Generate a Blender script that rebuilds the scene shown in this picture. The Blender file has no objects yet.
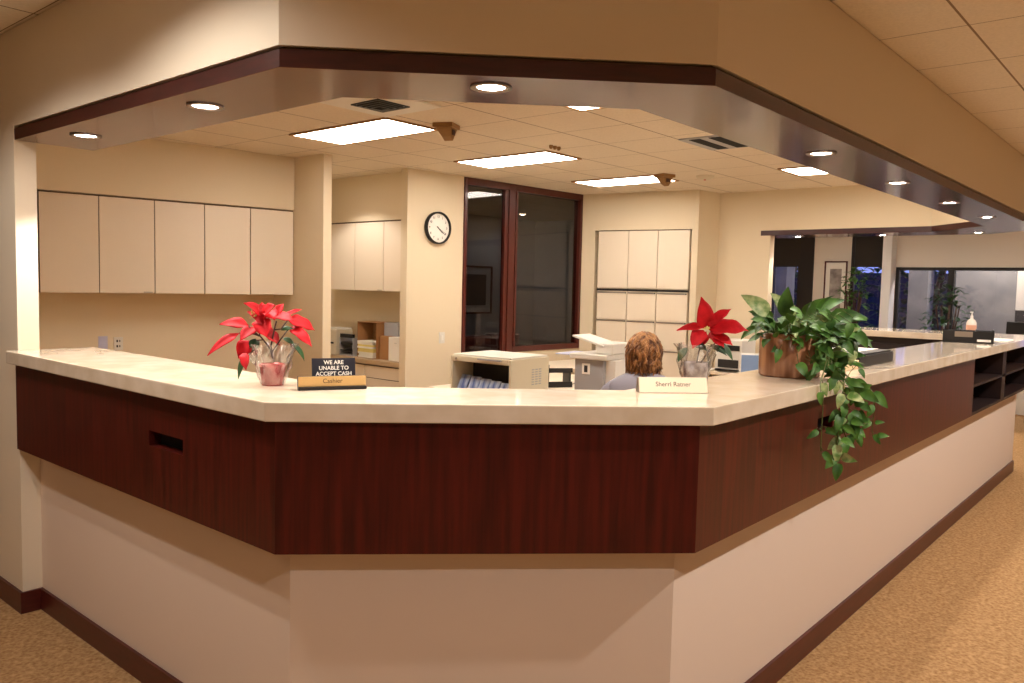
import bpy, bmesh, math, random
from mathutils import Vector, Matrix
random.seed(7)
COL = bpy.context.scene.collection
PI = math.pi

# ------------------------------------------------------------------ materials
def lin(c):
    return tuple(((v/255)/12.92 if v/255 <= .04045 else ((v/255+.055)/1.055)**2.4) for v in c) + (1,)
MATS = {}
def mat(name, col, rough=.5, metal=0, noise=None, bump=None, emis=None, coat=0, spec=.5, sss=0, alpha=None, stretch=(1,1,1)):
    m = bpy.data.materials.new(name); m.use_nodes = True; MATS[name] = m
    nt = m.node_tree; b = nt.nodes['Principled BSDF']
    b.inputs['Base Color'].default_value = lin(col); b.inputs['Roughness'].default_value = rough
    b.inputs['Metallic'].default_value = metal; b.inputs['Specular IOR Level'].default_value = spec
    b.inputs['Coat Weight'].default_value = coat
    if coat: b.inputs['Coat Roughness'].default_value = .08
    tc = nt.nodes.new('ShaderNodeTexCoord'); mp = nt.nodes.new('ShaderNodeMapping')
    mp.inputs['Scale'].default_value = stretch; nt.links.new(tc.outputs['Object'], mp.inputs['Vector'])
    if noise:
        col2, scale, detail = noise
        n = nt.nodes.new('ShaderNodeTexNoise'); n.inputs['Scale'].default_value = scale; n.inputs['Detail'].default_value = detail
        nt.links.new(mp.outputs[0], n.inputs['Vector'])
        r = nt.nodes.new('ShaderNodeValToRGB'); r.color_ramp.elements[0].position = .35; r.color_ramp.elements[1].position = .65
        r.color_ramp.elements[0].color = lin(col); r.color_ramp.elements[1].color = lin(col2)
        nt.links.new(n.outputs['Fac'], r.inputs[0]); nt.links.new(r.outputs[0], b.inputs['Base Color'])
    if bump:
        scale, strength, dist = bump
        n2 = nt.nodes.new('ShaderNodeTexNoise'); n2.inputs['Scale'].default_value = scale; n2.inputs['Detail'].default_value = 4
        nt.links.new(mp.outputs[0], n2.inputs['Vector'])
        bp = nt.nodes.new('ShaderNodeBump'); bp.inputs['Strength'].default_value = strength; bp.inputs['Distance'].default_value = dist
        nt.links.new(n2.outputs['Fac'], bp.inputs['Height']); nt.links.new(bp.outputs[0], b.inputs['Normal'])
    if emis:
        b.inputs['Emission Color'].default_value = lin(emis[0]); b.inputs['Emission Strength'].default_value = emis[1]
    return m

LOBBY = mat('lobby_cream_paint', (226,213,190), .75, bump=(220,.08,.002))
WALL = mat('cream_paint', (228,212,182), .75, bump=(220,.08,.002))
KNEE = mat('beige_paint', (220,202,186), .75, bump=(220,.08,.002))
LAMI = mat('cream_laminate', (236,221,198), .45)
GAP = mat('shadow_gap', (104,82,60), .9)  # brown strips whose colour stands for shade in narrow gaps
WOOD = mat('mahogany_veneer', (58,16,11), .34, noise=((84,24,16),7,6), stretch=(6,6,.35), spec=.3)
WOODU = mat('mahogany_underside', (70,30,20), .2, noise=((84,38,26),5,5), stretch=(1.2,5,1), coat=.25)
TRIMW = mat('mahogany_trim', (52,17,13), .35, noise=((66,23,17),9,5), stretch=(1,1,6), coat=.2)
FRAMEW = mat('mahogany_frame', (78,24,14), .35, coat=.2)
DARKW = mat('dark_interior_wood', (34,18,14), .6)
BLACK = mat('black_plastic', (18,17,17), .4)
RECESS = mat('black_recess', (8,7,7), .9)
STONE = mat('cream_stone', (226,211,190), .07, noise=((212,194,168),9,8), spec=.6)
WHITE = mat('white_plastic', (226,222,212), .4)
LGREY = mat('grey_plastic', (168,168,170), .5)
BEIGE = mat('beige_plastic', (214,204,180), .5)
PAPER = mat('paper', (240,236,226), .8)
LAV = mat('lavender_paper', (200,200,226), .8)
YEL = mat('yellow_paper', (232,214,130), .8)
CARD = mat('cardboard', (170,124,78), .8)
CARDD = mat('cardboard_inside', (120,80,52), .9)
STEEL = mat('brushed_steel', (170,160,150), .35, metal=1)
GOLD = mat('brass_plate', (214,176,116), .35, metal=.5)
INK = mat('engraved_ink', (60,40,22), .6)
PALETEXT = mat('white_lettering', (235,228,214), .6, emis=None)
SIGN = mat('navy_black_sign', (24,22,34), .35)
SKIN = mat('skin', (214,160,132), .5)
HAIR = mat('auburn_hair', (84,44,20), .42, noise=((190,136,82),7,6), stretch=(6,6,1.2))
SHIRT = mat('grey_knit', (146,144,156), .9, bump=(120,.2,.003))
TROU = mat('dark_trousers', (40,40,50), .9)
LEAF = mat('green_leaf', (44,82,30), .5, noise=((92,136,54),14,3), spec=.35)
LEAFY = mat('variegated_leaf', (92,132,58), .5, noise=((190,200,140),30,3))
LEAFD = mat('dark_green_leaf', (30,62,34), .55, noise=((52,92,46),18,3))
STEMM = mat('vine_stem', (84,96,44), .6)
RED = mat('red_bract', (176,8,20), .6, noise=((206,20,32),24,3), spec=.25)
DRED = mat('brown_stem', (70,44,32), .7)
REDPOT = mat('red_foil', (176,40,44), .25, metal=.3, bump=(60,.5,.01))
SOIL = mat('soil', (44,32,24), .95, bump=(80,.8,.01))
COPPER = mat('wood_grain_planter', (132,84,56), .25, noise=((192,142,106),6,6), stretch=(4,4,.25), coat=.3)
PINKF = mat('blue_magazine', (40,70,140), .5, noise=((190,200,215),18,2))
BLUES = mat('blue_grey_screen', (118,142,176), .4)
SHADE = mat('dark_roller_shade', (52,48,44), .9)
DFRAME = mat('dark_bronze_frame', (26,22,22), .5)
CONC = mat('outside_concrete', (150,144,136), .9, noise=((126,122,118),3,6))
PAVE = mat('outside_paving', (70,74,84), .9)
BRONZ = mat('tan_speaker_paint', (150,112,64), .7)
CHAIRL = mat('burgundy_leather', (82,30,26), .4)
HOLE = mat('socket_black', (20,18,18), .6)
OFFW = mat('office_paint', (170,172,176), .8)
LIGHTW = mat('pale_plaster', (230,216,194), .8)
BOXPRINT = mat('printed_white_card', (232,230,224), .7, noise=((206,204,200),30,0))
GEL = mat('clear_gel', (236,226,214), .15)
ARTM = mat('art_print', (196,188,180), .8, noise=((120,108,104),5,8))
ARTD = mat('dark_art_print', (26,32,40), .5, noise=((60,54,50),5,6))

def carpet():
    m = bpy.data.materials.new('brown_carpet'); m.use_nodes = True; nt = m.node_tree; b = nt.nodes['Principled BSDF']
    b.inputs['Roughness'].default_value = 1; b.inputs['Specular IOR Level'].default_value = .1
    tc = nt.nodes.new('ShaderNodeTexCoord')
    n1 = nt.nodes.new('ShaderNodeTexNoise'); n1.inputs['Scale'].default_value = 40; n1.inputs['Detail'].default_value = 6; n1.inputs['Roughness'].default_value = .75
    v = nt.nodes.new('ShaderNodeTexVoronoi'); v.inputs['Scale'].default_value = 60
    nt.links.new(tc.outputs['Object'], n1.inputs['Vector']); nt.links.new(tc.outputs['Object'], v.inputs['Vector'])
    mx = nt.nodes.new('ShaderNodeMix'); mx.data_type = 'FLOAT'; mx.inputs[0].default_value = .25
    nt.links.new(n1.outputs['Fac'], mx.inputs[2]); nt.links.new(v.outputs['Distance'], mx.inputs[3])
    r = nt.nodes.new('ShaderNodeValToRGB'); e = r.color_ramp.elements
    e[0].position = .34; e[0].color = lin((146,108,68)); e[1].position = .66; e[1].color = lin((196,158,112))
    nt.links.new(mx.outputs[0], r.inputs[0]); nt.links.new(r.outputs[0], b.inputs['Base Color'])
    bp = nt.nodes.new('ShaderNodeBump'); bp.inputs['Strength'].default_value = .6; bp.inputs['Distance'].default_value = .01
    nt.links.new(mx.outputs[0], bp.inputs['Height']); nt.links.new(bp.outputs[0], b.inputs['Normal'])
    return m
CARPET = carpet()

def tiles(name, ox, px, oy, py, base=(232,218,196), line=(140,116,88)):
    m = bpy.data.materials.new(name); m.use_nodes = True; nt = m.node_tree; b = nt.nodes['Principled BSDF']
    b.inputs['Roughness'].default_value = .9
    tc = nt.nodes.new('ShaderNodeTexCoord'); sp = nt.nodes.new('ShaderNodeSeparateXYZ'); nt.links.new(tc.outputs['Object'], sp.inputs[0])
    outs = []
    for k, (o, p, w) in enumerate(((ox, px, .006), (oy, py, .010))):
        a = nt.nodes.new('ShaderNodeMath'); a.operation = 'SUBTRACT'; nt.links.new(sp.outputs[k], a.inputs[0]); a.inputs[1].default_value = o - 50*p
        d = nt.nodes.new('ShaderNodeMath'); d.operation = 'MODULO'; nt.links.new(a.outputs[0], d.inputs[0]); d.inputs[1].default_value = p
        l = nt.nodes.new('ShaderNodeMath'); l.operation = 'LESS_THAN'; nt.links.new(d.outputs[0], l.inputs[0]); l.inputs[1].default_value = w
        outs.append(l)
    mxx = nt.nodes.new('ShaderNodeMath'); mxx.operation = 'MAXIMUM'; nt.links.new(outs[0].outputs[0], mxx.inputs[0]); nt.links.new(outs[1].outputs[0], mxx.inputs[1])
    n = nt.nodes.new('ShaderNodeTexNoise'); n.inputs['Scale'].default_value = 70; n.inputs['Detail'].default_value = 3
    nt.links.new(tc.outputs['Object'], n.inputs['Vector'])
    r = nt.nodes.new('ShaderNodeValToRGB'); r.color_ramp.elements[0].position = .3; r.color_ramp.elements[1].position = .7
    r.color_ramp.elements[0].color = lin(tuple(c-10 for c in base)); r.color_ramp.elements[1].color = lin(base)
    nt.links.new(n.outputs['Fac'], r.inputs[0])
    mc = nt.nodes.new('ShaderNodeMix'); mc.data_type = 'RGBA'
    nt.links.new(mxx.outputs[0], mc.inputs[0]); nt.links.new(r.outputs[0], mc.inputs[6]); mc.inputs[7].default_value = lin(line)
    nt.links.new(mc.outputs[2], b.inputs['Base Color'])
    return m
TILE_IN = tiles('ceiling_tile_reception', 3.65, .555, 3.065, .565)
TILE_OUT = tiles('ceiling_tile_lobby', 3.83, .62, .81, .62)

def glass(name, tint=(1,1,1,1), gloss=.05, mixf=None):
    m = bpy.data.materials.new(name); m.use_nodes = True; nt = m.node_tree
    for n in list(nt.nodes):
        if n.type != 'OUTPUT_MATERIAL': nt.nodes.remove(n)
    out = nt.nodes['Material Output']
    t = nt.nodes.new('ShaderNodeBsdfTransparent'); t.inputs[0].default_value = tint
    g = nt.nodes.new('ShaderNodeBsdfGlossy'); g.inputs['Roughness'].default_value = gloss
    f = nt.nodes.new('ShaderNodeFresnel'); ge = nt.nodes.new('ShaderNodeNewGeometry'); mr = nt.nodes.new('ShaderNodeMapRange')
    mr.inputs[3].default_value = 1.5; mr.inputs[4].default_value = 1/1.5      # same index on both faces of a thin pane
    nt.links.new(ge.outputs['Backfacing'], mr.inputs[0]); nt.links.new(mr.outputs[0], f.inputs[0])
    mx = nt.nodes.new('ShaderNodeMixShader')
    nt.links.new(f.outputs[0], mx.inputs[0])
    if mixf is not None:
        a = nt.nodes.new('ShaderNodeMath'); a.operation = 'ADD'; a.inputs[1].default_value = mixf
        nt.links.new(f.outputs[0], a.inputs[0]); nt.links.new(a.outputs[0], mx.inputs[0])
    nt.links.new(t.outputs[0], mx.inputs[1]); nt.links.new(g.outputs[0], mx.inputs[2]); nt.links.new(mx.outputs[0], out.inputs[0])
    return m
GLASS = glass('office_glass', (.7,.7,.7,1), .01)
WGLASS = glass('window_glass', (.85,.87,.92,1), .01)
CELLO = glass('cellophane', (.95,.95,.95,1), .25, .2)

def emitter(name, col, strength, pattern=False):
    m = bpy.data.materials.new(name); m.use_nodes = True; nt = m.node_tree; b = nt.nodes['Principled BSDF']
    b.inputs['Base Color'].default_value = lin(col); b.inputs['Emission Color'].default_value = lin(col)
    b.inputs['Emission Strength'].default_value = strength
    if pattern:
        tc = nt.nodes.new('ShaderNodeTexCoord'); w = nt.nodes.new('ShaderNodeTexWave'); w.inputs['Scale'].default_value = 2.6; w.bands_direction = 'X'
        nt.links.new(tc.outputs['Object'], w.inputs['Vector'])
        mr = nt.nodes.new('ShaderNodeMapRange'); mr.inputs[3].default_value = strength*.72; mr.inputs[4].default_value = strength*1.15
        nt.links.new(w.outputs['Fac'], mr.inputs[0]); nt.links.new(mr.outputs[0], b.inputs['Emission Strength'])
    return m
LENS = emitter('troffer_lens', (255,244,232), 19, True)
LENSL = emitter('lobby_troffer_lens', (255,240,228), 2.6, True)
BULB = emitter('downlight_bulb', (255,240,232), 60)

# ------------------------------------------------------------------ mesh builder
class MB:
    def __init__(s): s.v = []; s.f = []; s.sm = []
    def add(s, vs, fs, smooth=False):
        o = len(s.v); s.v += [tuple(v) for v in vs]; s.f += [tuple(i+o for i in f) for f in fs]; s.sm += [smooth]*len(fs); return s
    def box(s, x0, x1, y0, y1, z0, z1, rot=None):
        vs = [(x,y,z) for z in (z0,z1) for y in (y0,y1) for x in (x0,x1)]
        if rot:   # (matrix) applied about the box centre
            c = Vector(((x0+x1)/2,(y0+y1)/2,(z0+z1)/2)); vs = [tuple(rot @ (Vector(v)-c) + c) for v in vs]
        return s.add(vs, [(0,2,3,1),(4,5,7,6),(0,1,5,4),(2,6,7,3),(0,4,6,2),(1,3,7,5)])
    def prism(s, poly, z0, z1):
        n = len(poly)
        a = sum(poly[i][0]*poly[(i+1)%n][1]-poly[(i+1)%n][0]*poly[i][1] for i in range(n))
        if a < 0: poly = poly[::-1]
        vs = [(x,y,z0) for x,y in poly]+[(x,y,z1) for x,y in poly]
        fs = [tuple(range(n))[::-1], tuple(range(n,2*n))]+[(i,(i+1)%n,n+(i+1)%n,n+i) for i in range(n)]
        return s.add(vs, fs)
    def wall(s, p0, p1, s0, s1, z0, z1, d0, d1):
        p0 = Vector(p0); p1 = Vector(p1); t = (p1-p0).normalized(); n = Vector((-t.y, t.x))
        return s.prism([tuple(p0+t*a+n*b) for a,b in ((s0,d0),(s1,d0),(s1,d1),(s0,d1))], z0, z1)
    def lathe(s, prof, c=(0,0,0), n=24, smooth=True, wob=None):
        vs = []; fs = []
        for r, z in prof:
            for k in range(n):
                a = 2*PI*k/n; rr = r*(1 if not wob else 1+wob(a, z)); vs.append((c[0]+rr*math.cos(a), c[1]+rr*math.sin(a), c[2]+z))
        for i in range(len(prof)-1):
            for k in range(n): fs.append((i*n+k, i*n+(k+1)%n, (i+1)*n+(k+1)%n, (i+1)*n+k))
        return s.add(vs, fs, smooth)
    def tube(s, pts, r, n=7, r1=None, caps=True):
        pts = [Vector(p) for p in pts]; vs = []; fs = []; m = len(pts); r1 = r if r1 is None else r1
        up = Vector((0,0,1))
        for i, p in enumerate(pts):
            d = (pts[min(i+1,m-1)]-pts[max(i-1,0)])
            d = d.normalized() if d.length > 1e-9 else Vector((0,0,1))
            a = d.cross(up if abs(d.z) < .95 else Vector((1,0,0))).normalized(); b = d.cross(a)
            rr = r+(r1-r)*i/max(1,m-1)
            for k in range(n):
                t = 2*PI*k/n; vs.append(tuple(p+a*rr*math.cos(t)+b*rr*math.sin(t)))
        for i in range(m-1):
            for k in range(n): fs.append((i*n+k,(i+1)*n+k,(i+1)*n+(k+1)%n,i*n+(k+1)%n))
        if caps: fs.append(tuple(range(n))); fs.append(tuple(range((m-1)*n,m*n))[::-1])
        return s.add(vs, fs, True)
    def leaf(s, base, tip, nrm, width, prof='ovate', droop=.15, fold=.25, wave=0, nseg=8):
        base = Vector(base); tip = Vector(tip); d = tip-base; L = d.length; d = d/L
        nrm = Vector(nrm); side = d.cross(nrm)
        if side.length < 1e-4: side = d.cross(Vector((.3,.5,.8)))
        side.normalize(); n = side.cross(d).normalized()
        vs = []; fs = []
        for i in range(nseg+1):
            t = i/nseg
            if prof == 'heart': w = (math.sin(PI*min(1,(t*.94+.06))**.62))**.8
            elif prof == 'bract': w = math.sin(PI*(t**.85))**1.15*(1+.28*math.sin(t*9)*(1-t))
            else: w = math.sin(PI*t**.8)
            w = max(w,.02)*width/2
            c = base+d*(L*t)+n*(droop*L*(math.sin(PI*t*.9)*.8 - t*.35*0)) - n*(droop*L*t*t*.8)
            z = fold*w; wv = wave*math.sin(t*11)*width
            for q, h in ((-1,z+wv),(-.5,z*.25),(0,0),(.5,z*.25),(1,z-wv)):
                vs.append(tuple(c+side*(w*q)+n*h))
        for i in range(nseg):
            for k in range(4): a = i*5+k; fs.append((a,a+1,a+6,a+5))
        return s.add(vs, fs, True)

def link(o): COL.objects.link(o); return o
def part(name, mb, m, parent=None, bevel=0, solid=0, kind=None, label=None, sub=0):
    me = bpy.data.meshes.new(name); me.from_pydata(mb.v, [], mb.f); me.update()
    for p, sm in zip(me.polygons, mb.sm): p.use_smooth = sm
    me.materials.append(m)
    o = link(bpy.data.objects.new(name, me))
    if parent: o.parent = parent
    if solid:
        md = o.modifiers.new('Solid','SOLIDIFY'); md.thickness = solid; md.offset = 0
    if bevel:
        md = o.modifiers.new('Bevel','BEVEL'); md.width = bevel; md.segments = 2; md.limit_method = 'ANGLE'
    if sub:
        md = o.modifiers.new('Sub','SUBSURF'); md.levels = sub; md.render_levels = sub
    if kind: o['kind'] = kind
    if label: o['label'] = label
    return o
def struct(name, mb, m, bevel=0, parent=None): return part(name, mb, m, parent, bevel, kind='structure')
def thing(name, label, cat, loc=(0,0,0), rotz=0, group=None):
    o = link(bpy.data.objects.new(name, None)); o.location = loc; o.rotation_euler = (0,0,rotz)
    o.empty_display_size = .1
    o['label'] = label; o['category'] = cat
    if group: o['group'] = group
    return o
def tag(o, label, cat, group=None):
    o['label'] = label; o['category'] = cat
    if group: o['group'] = group
    return o
def dup(root, loc=None, rotz=None, label=None):
    def cp(o, par):
        c = o.copy(); COL.objects.link(c)
        if par: c.parent = par; c.matrix_parent_inverse = o.matrix_parent_inverse.copy()
        for ch in list(o.children): cp(ch, c)
        return c
    r = cp(root, None)
    if loc is not None: r.location = loc
    if rotz is not None: r.rotation_euler = (0,0,rotz)
    if label: r['label'] = label
    return r
def text(name, body, size, m, parent, loc, rot, depth=.0006, align='CENTER', bold=0, sx=1):
    cu = bpy.data.curves.new(name, 'FONT'); cu.body = body; cu.size = size; cu.extrude = depth; cu.align_x = align; cu.align_y = 'CENTER'; cu.offset = bold
    tmp = bpy.data.objects.new('tmp', cu); COL.objects.link(tmp)
    bpy.context.view_layer.update()
    me = bpy.data.meshes.new_from_object(tmp.evaluated_get(bpy.context.evaluated_depsgraph_get()))
    bpy.data.objects.remove(tmp); me.name = name; me.materials.clear(); me.materials.append(m)
    o = link(bpy.data.objects.new(name, me)); o.parent = parent; o.location = loc; o.rotation_euler = rot; o.scale = (sx,1,1)
    return o

# ------------------------------------------------------------------ the room
CZ = 2.748
SOF = 2.247; FAS = 2.303; CT = 1.271; CB = 1.211; PB = .803
F = MB().box(-4.2, 13.2, -5.2, 9.3, -.1, 0); struct('floor', F, CARPET)
inner_poly = [(1.40,8.2),(1.40,2.2),(2.44,1.18),(9.2,1.18),(9.2,4.4),(8.7,6.1),(5.9,6.1),(5.9,8.2)]
struct('ceiling', MB().prism(inner_poly, CZ, CZ+.003), TILE_IN)
struct('ceiling_lobby', MB().box(-4.2, 13.2, -5.2, 9.3, CZ+.004, CZ+.1), TILE_OUT)

# stub wall at the left end of the counter, and the outer left wall beyond it
struct('wall_left', MB().box(1.368, 1.461, 4.226, 8.6, 0, CZ), LOBBY)
struct('wall_lobby_end', MB().box(-4.2, 1.368, 8.5, 8.6, 0, CZ), LOBBY)
struct('wall_lobby_back', MB().box(-4.3, -4.2, -5.2, 8.6, 0, CZ), LOBBY)
struct('wall_lobby_side', MB().box(-4.3, 13.2, -5.3, -5.2, 0, CZ), LOBBY)

# knee wall under the counter
K = [(1.455,4.226),(1.455,2.145),(2.332,1.268),(8.72,1.268)]
Ki = [(1.555,4.226),(1.555,2.186),(2.373,1.368),(8.62,1.368)]
struct('wall_counter_left', MB().prism([K[0],K[1],Ki[1],Ki[0]], 0, CB), KNEE)
struct('wall_counter_corner', MB().prism([K[1],K[2],Ki[2],Ki[1]], 0, CB), KNEE)
struct('wall_counter_right', MB().prism([K[2],(6.2,1.268),(6.2,1.368),Ki[2]], 0, CB).box(6.2,8.72,1.268,1.368,0,PB), KNEE)
struct('wall_counter_far', MB().box(8.62,8.72,1.368,3.28,0,CB), KNEE)

# baseboards
def base(name, pts, h=.104, t=.013):
    mb = MB()
    for a, b in zip(pts[:-1], pts[1:]): mb.wall(a, b, -.0, (Vector(b)-Vector(a)).length, 0, h, -t, 0)
    return struct(name, mb, TRIMW, bevel=.002)
BASEW = mat('mahogany_baseboard', (72,24,20), .35, noise=((84,30,24),9,5), stretch=(1,1,6))
b = .013
struct('baseboard_counter_left', MB().prism([(1.455,4.226),(1.455,2.145),(1.455-b,2.145-.0054),(1.455-b,4.226)],0,.104), BASEW)
struct('baseboard_counter_corner', MB().prism([(1.455,2.145),(2.332,1.268),(2.332-.0054,1.268-b),(1.455-b,2.145-.0054)],0,.104), BASEW)
struct('baseboard_counter_right', MB().prism([(2.332,1.268),(8.72,1.268),(8.733,1.255),(2.332-.0054,1.255)],0,.104).box(8.72,8.733,1.268,3.28,0,.104), BASEW)
struct('baseboard_left', MB().box(1.355,1.368,4.213,8.5,0,.104).box(1.3681,1.4419,4.213,4.226,0,.104), BASEW)

# soffit above the counter: wall, gap strip coloured as shade, fascia, underside
O = [(1.368,4.226),(1.368,2.084),(2.288,1.164),(8.75,1.164),(9.25,1.664),(9.25,4.30)]
I = [(1.717,4.226),(1.717,2.243),(2.435,1.525),(8.195,1.525),(8.75,2.08),(8.75,3.83)]
def off(pts, d):   # offset an open polyline towards its left
    res = []
    for i, p in enumerate(pts):
        p = Vector(p)
        ds = []
        if i > 0: ds.append((p-Vector(pts[i-1])).normalized())
        if i < len(pts)-1: ds.append((Vector(pts[i+1])-p).normalized())
        ns = [Vector((-q.y,q.x)) for q in ds]
        n = sum(ns, Vector((0,0))); n = n.normalized(); n = n/max(.3, n.dot(ns[0]))
        res.append(tuple(p+n*d))
    return res
def ring(mb, a, bb, z0, z1, i0=0, i1=None):
    for i in range(i0, (len(a)-1) if i1 is None else i1):
        mb.prism([a[i],a[i+1],bb[i+1],bb[i]], z0, z1)
    return mb
names = ['left','corner','right','far_corner','far']
Oi = off(O, .09)
for i, nm in enumerate(names):
    struct('wall_header_'+nm, ring(MB(), O, Oi, FAS+.007, CZ, i, i+1), LOBBY)
struct('trim_1', ring(MB(), off(O,.02), off(O,.08), FAS-.004, FAS+.0068), GAP)
for i, nm in enumerate(names):
    struct('trim_%d'%(2+i), ring(MB(), off(O,.003), off(O,.03), SOF+.002, FAS-.0041, i, i+1), TRIMW)
Ii = off(I, -.06)
for i, nm in enumerate(names):
    struct('wall_header_inner_'+nm, ring(MB(), I, Ii, FAS, CZ, i, i+1), WALL)
    struct('trim_%d'%(7+i), ring(MB(), off(I,.002), off(I,-.03), SOF+.002, FAS-.0005, i, i+1), TRIMW)
und = MB(); ring(und, off(O,.003), off(I,.002), SOF, SOF+.0018); struct('ceiling_soffit', und, WOODU)

# reception back wall, alcove and office partition
BW0, BW1 = (1.461,6.859), (4.374,6.402)
L_bw = (Vector(BW1)-Vector(BW0)).length
mb = MB(); mb.wall(BW0, BW1, 0, L_bw, 2.27, CZ, 0, .4); mb.wall(BW0, BW1, 0, L_bw+.02, 0, 2.27, .34, .44)
struct('wall_back', mb, WALL)
struct('wall_partition', MB().box(4.378,4.468,5.97,8.1,0,CZ), WALL, bevel=.003)
struct('wall_alcove_end', MB().box(4.468,5.95,8.0,8.1,0,CZ), WALL)
struct('wall_alcove_right', MB().box(5.87,5.95,6.092,8.0,0,CZ).box(5.54,5.87,6.092,8.0,2.272,CZ), WALL)
C0, C1 = Vector((5.388,5.989)), Vector((8.081,5.826)); LC = (C1-C0).length
cw = MB(); cw.wall(C0, C1, 0, .745, 0, CZ, 0, .10); cw.wall(C0, C1, 1.50, LC+.05, 0, .875, 0, .10)
cw.wall(C0, C1, LC, LC+5.2, 0, CZ, 0, .10)
struct('wall_clock', cw, WALL)
R0, R1 = Vector((8.095,5.80)), Vector((8.345,4.385)); LR = (R1-R0).length
rw = MB(); rw.wall(R0, R1, -.02, .15, 0, CZ, 0, .62); rw.wall(R0, R1, .15, LR-.03, 2.312, CZ, 0, .62); rw.wall(R0,R1,LR-.03,LR,0,CZ,0,.62)
struct('wall_cabinet', rw, WALL)
struct('wall_right_end', MB().prism([(8.33,4.385),(8.75,4.34),(8.75,4.43),(8.34,4.47)],0,CZ).box(8.75,8.87,3.83,4.6,0,CZ).box(8.75,8.87,3.72,3.83,0,SOF), WALL)
# office behind the glass
struct('wall_office_back', MB().box(5.95,11.2,9.0,9.1,0,CZ), OFFW)
struct('wall_office_left', MB().box(5.951,6.0,6.2,9.0,0,CZ), OFFW)
struct('wall_office_right', MB().box(11.1,11.2,5.9,9.0,0,CZ), OFFW)

# ---- glazed office front
win = link(bpy.data.objects.new('window_1', None)); win['kind'] = 'structure'
fr = MB()
def fw(a, b_, z0, z1, d0=-.015, d1=.09): fr.wall(C0, C1, a, b_, z0, z1, d0, d1)
fw(.746,.79,0,CZ-.001); fw(1.415,1.515,0,CZ-.001); fw(LC-.045,LC-.001,.876,CZ-.001)
fw(.79,1.415,CZ-.075,CZ-.001); fw(1.515,LC-.045,CZ-.075,CZ-.001); fw(1.515,LC-.045,.876,.94)
fw(.79,1.415,0,.12)
part('window_frame', fr, FRAMEW, win, bevel=.004)
fr = MB(); fw(1.36,1.4149,.12,CZ-.076,-.002,.05); fw(1.5151,1.545,.94,CZ-.076,-.025,.05)
part('window_mullion', fr, FRAMEW, win, bevel=.003)
gl = MB(); gl.wall(C0,C1,.79,1.36,.12,CZ-.076,.03,.036); part('pane', gl, GLASS, win)
gl = MB(); gl.wall(C0,C1,1.545,LC-.046,.94,CZ-.076,.03,.036); part('pane', gl, GLASS, win)
win['label'] = 'mahogany framed glass front of the dark office'

# ---- far window wall
WX = 13.0
fwl = MB()
for y0,y1,z0,z1 in ((5.49,6.2,0,CZ),(4.203,4.78,0,CZ),(3.55,3.675,0,CZ),(-5.2,.3,0,CZ),
                    (4.78,5.49,2.6,CZ),(3.675,4.203,2.6,CZ),(.3,3.55,2.03,CZ),(4.78,5.49,0,.3),(3.675,4.203,0,.3),(.3,3.55,0,.75)):
    fwl.box(WX, WX+.15, y0, y1, z0, z1)
struct('wall_window', fwl, mat('pale_paint',(226,218,206),.75))
struct('wall_pillar', MB().box(12.75, WX, 3.55, 3.675, 0, CZ), mat('white_paint',(232,230,228),.7))
def far_window(n, y0, y1, z0, z1, mull=(), shade=None):
    w = link(bpy.data.objects.new('window_%d'%n, None)); w['kind'] = 'structure'
    f = MB(); t = .045
    f.box(WX+.02,WX+.1,y0,y1,z1-t,z1); f.box(WX+.02,WX+.1,y0,y1,z0,z0+t); f.box(WX+.02,WX+.1,y0,y0+t,z0+t,z1-t); f.box(WX+.02,WX+.1,y1-t,y1,z0+t,z1-t)
    for m_ in mull: f.box(WX-.02,WX+.1,m_-.04,m_+.04,z0+t,z1-t)
    part('window_frame', f, DFRAME, w)
    part('pane', MB().box(WX+.05,WX+.055,y0+t,y1-t,z0+t,z1-t), WGLASS, w)
    if shade: part('roller_shade', MB().box(WX+.005,WX+.018,y0+.003,y1-.003,shade,z1-.001), SHADE, w)
    return w
far_window(2, 5.0, 5.489, .301, 2.599, shade=2.03)
struct('trim_12', MB().box(WX-.02,WX+.1,4.781,4.999,.301,2.599), DFRAME)
far_window(3, 3.676, 4.202, .301, 2.599, shade=2.03)
struct('trim_13', MB().box(WX-.03,WX-.001,3.676,3.73,.301,2.6).box(WX-.012,WX-.001,4.15,4.2,.301,2.6), DFRAME)
far_window(4, .301, 3.549, .751, 2.029, mull=(2.79,))

# ---- outside, seen through the far windows
struct('ground', MB().box(13.2, 30, -12, 16, -.3, -.05), PAVE)
def outw(name, label, cat, mb, m, group=None):
    return tag(part(name, mb, m), label, cat, group)
outw('concrete_column', 'pale concrete column outside left pane of the long far window', 'column', MB().box(14.7,15.1,3.50,3.80,-.05,3.4), CONC)
outw('concrete_column', 'pale concrete column outside beside the dark mullion of the long window', 'column', MB().box(14.7,15.0,2.98,3.14,-.05,3.4), CONC)
outw('concrete_column', 'grey concrete column outside the narrow window left of the framed picture', 'column', MB().box(14.7,15.1,5.9,6.1,-.05,3.4), CONC)
outw('concrete_wall', 'mottled grey wall outside right pane of the long far window', 'wall', MB().box(14.6,14.75,1.95,3.1,-.05,3.4), CONC)
outw('plaster_wall', 'cream plaster panel outside at right end of the far window', 'wall', MB().box(14.5,14.6,.6,2.2,1.42,3.4), LIGHTW)
outw('dark_cladding', 'dark low wall under the cream plaster panel outside', 'wall', MB().box(14.5,14.6,.6,2.2,-.05,1.419), SHADE)
outw('sky_backdrop','dark building added to dim the sky seen through the far windows','backdrop',MB().box(23,24,1.5,14,-.05,2.18).box(22.97,23,4.2,5.2,.6,1.8).box(22.97,23,7.0,8.0,.6,1.8),mat('dusk_backdrop',(62,64,84),.9))  # block added to darken the bright sky behind the trees
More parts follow.
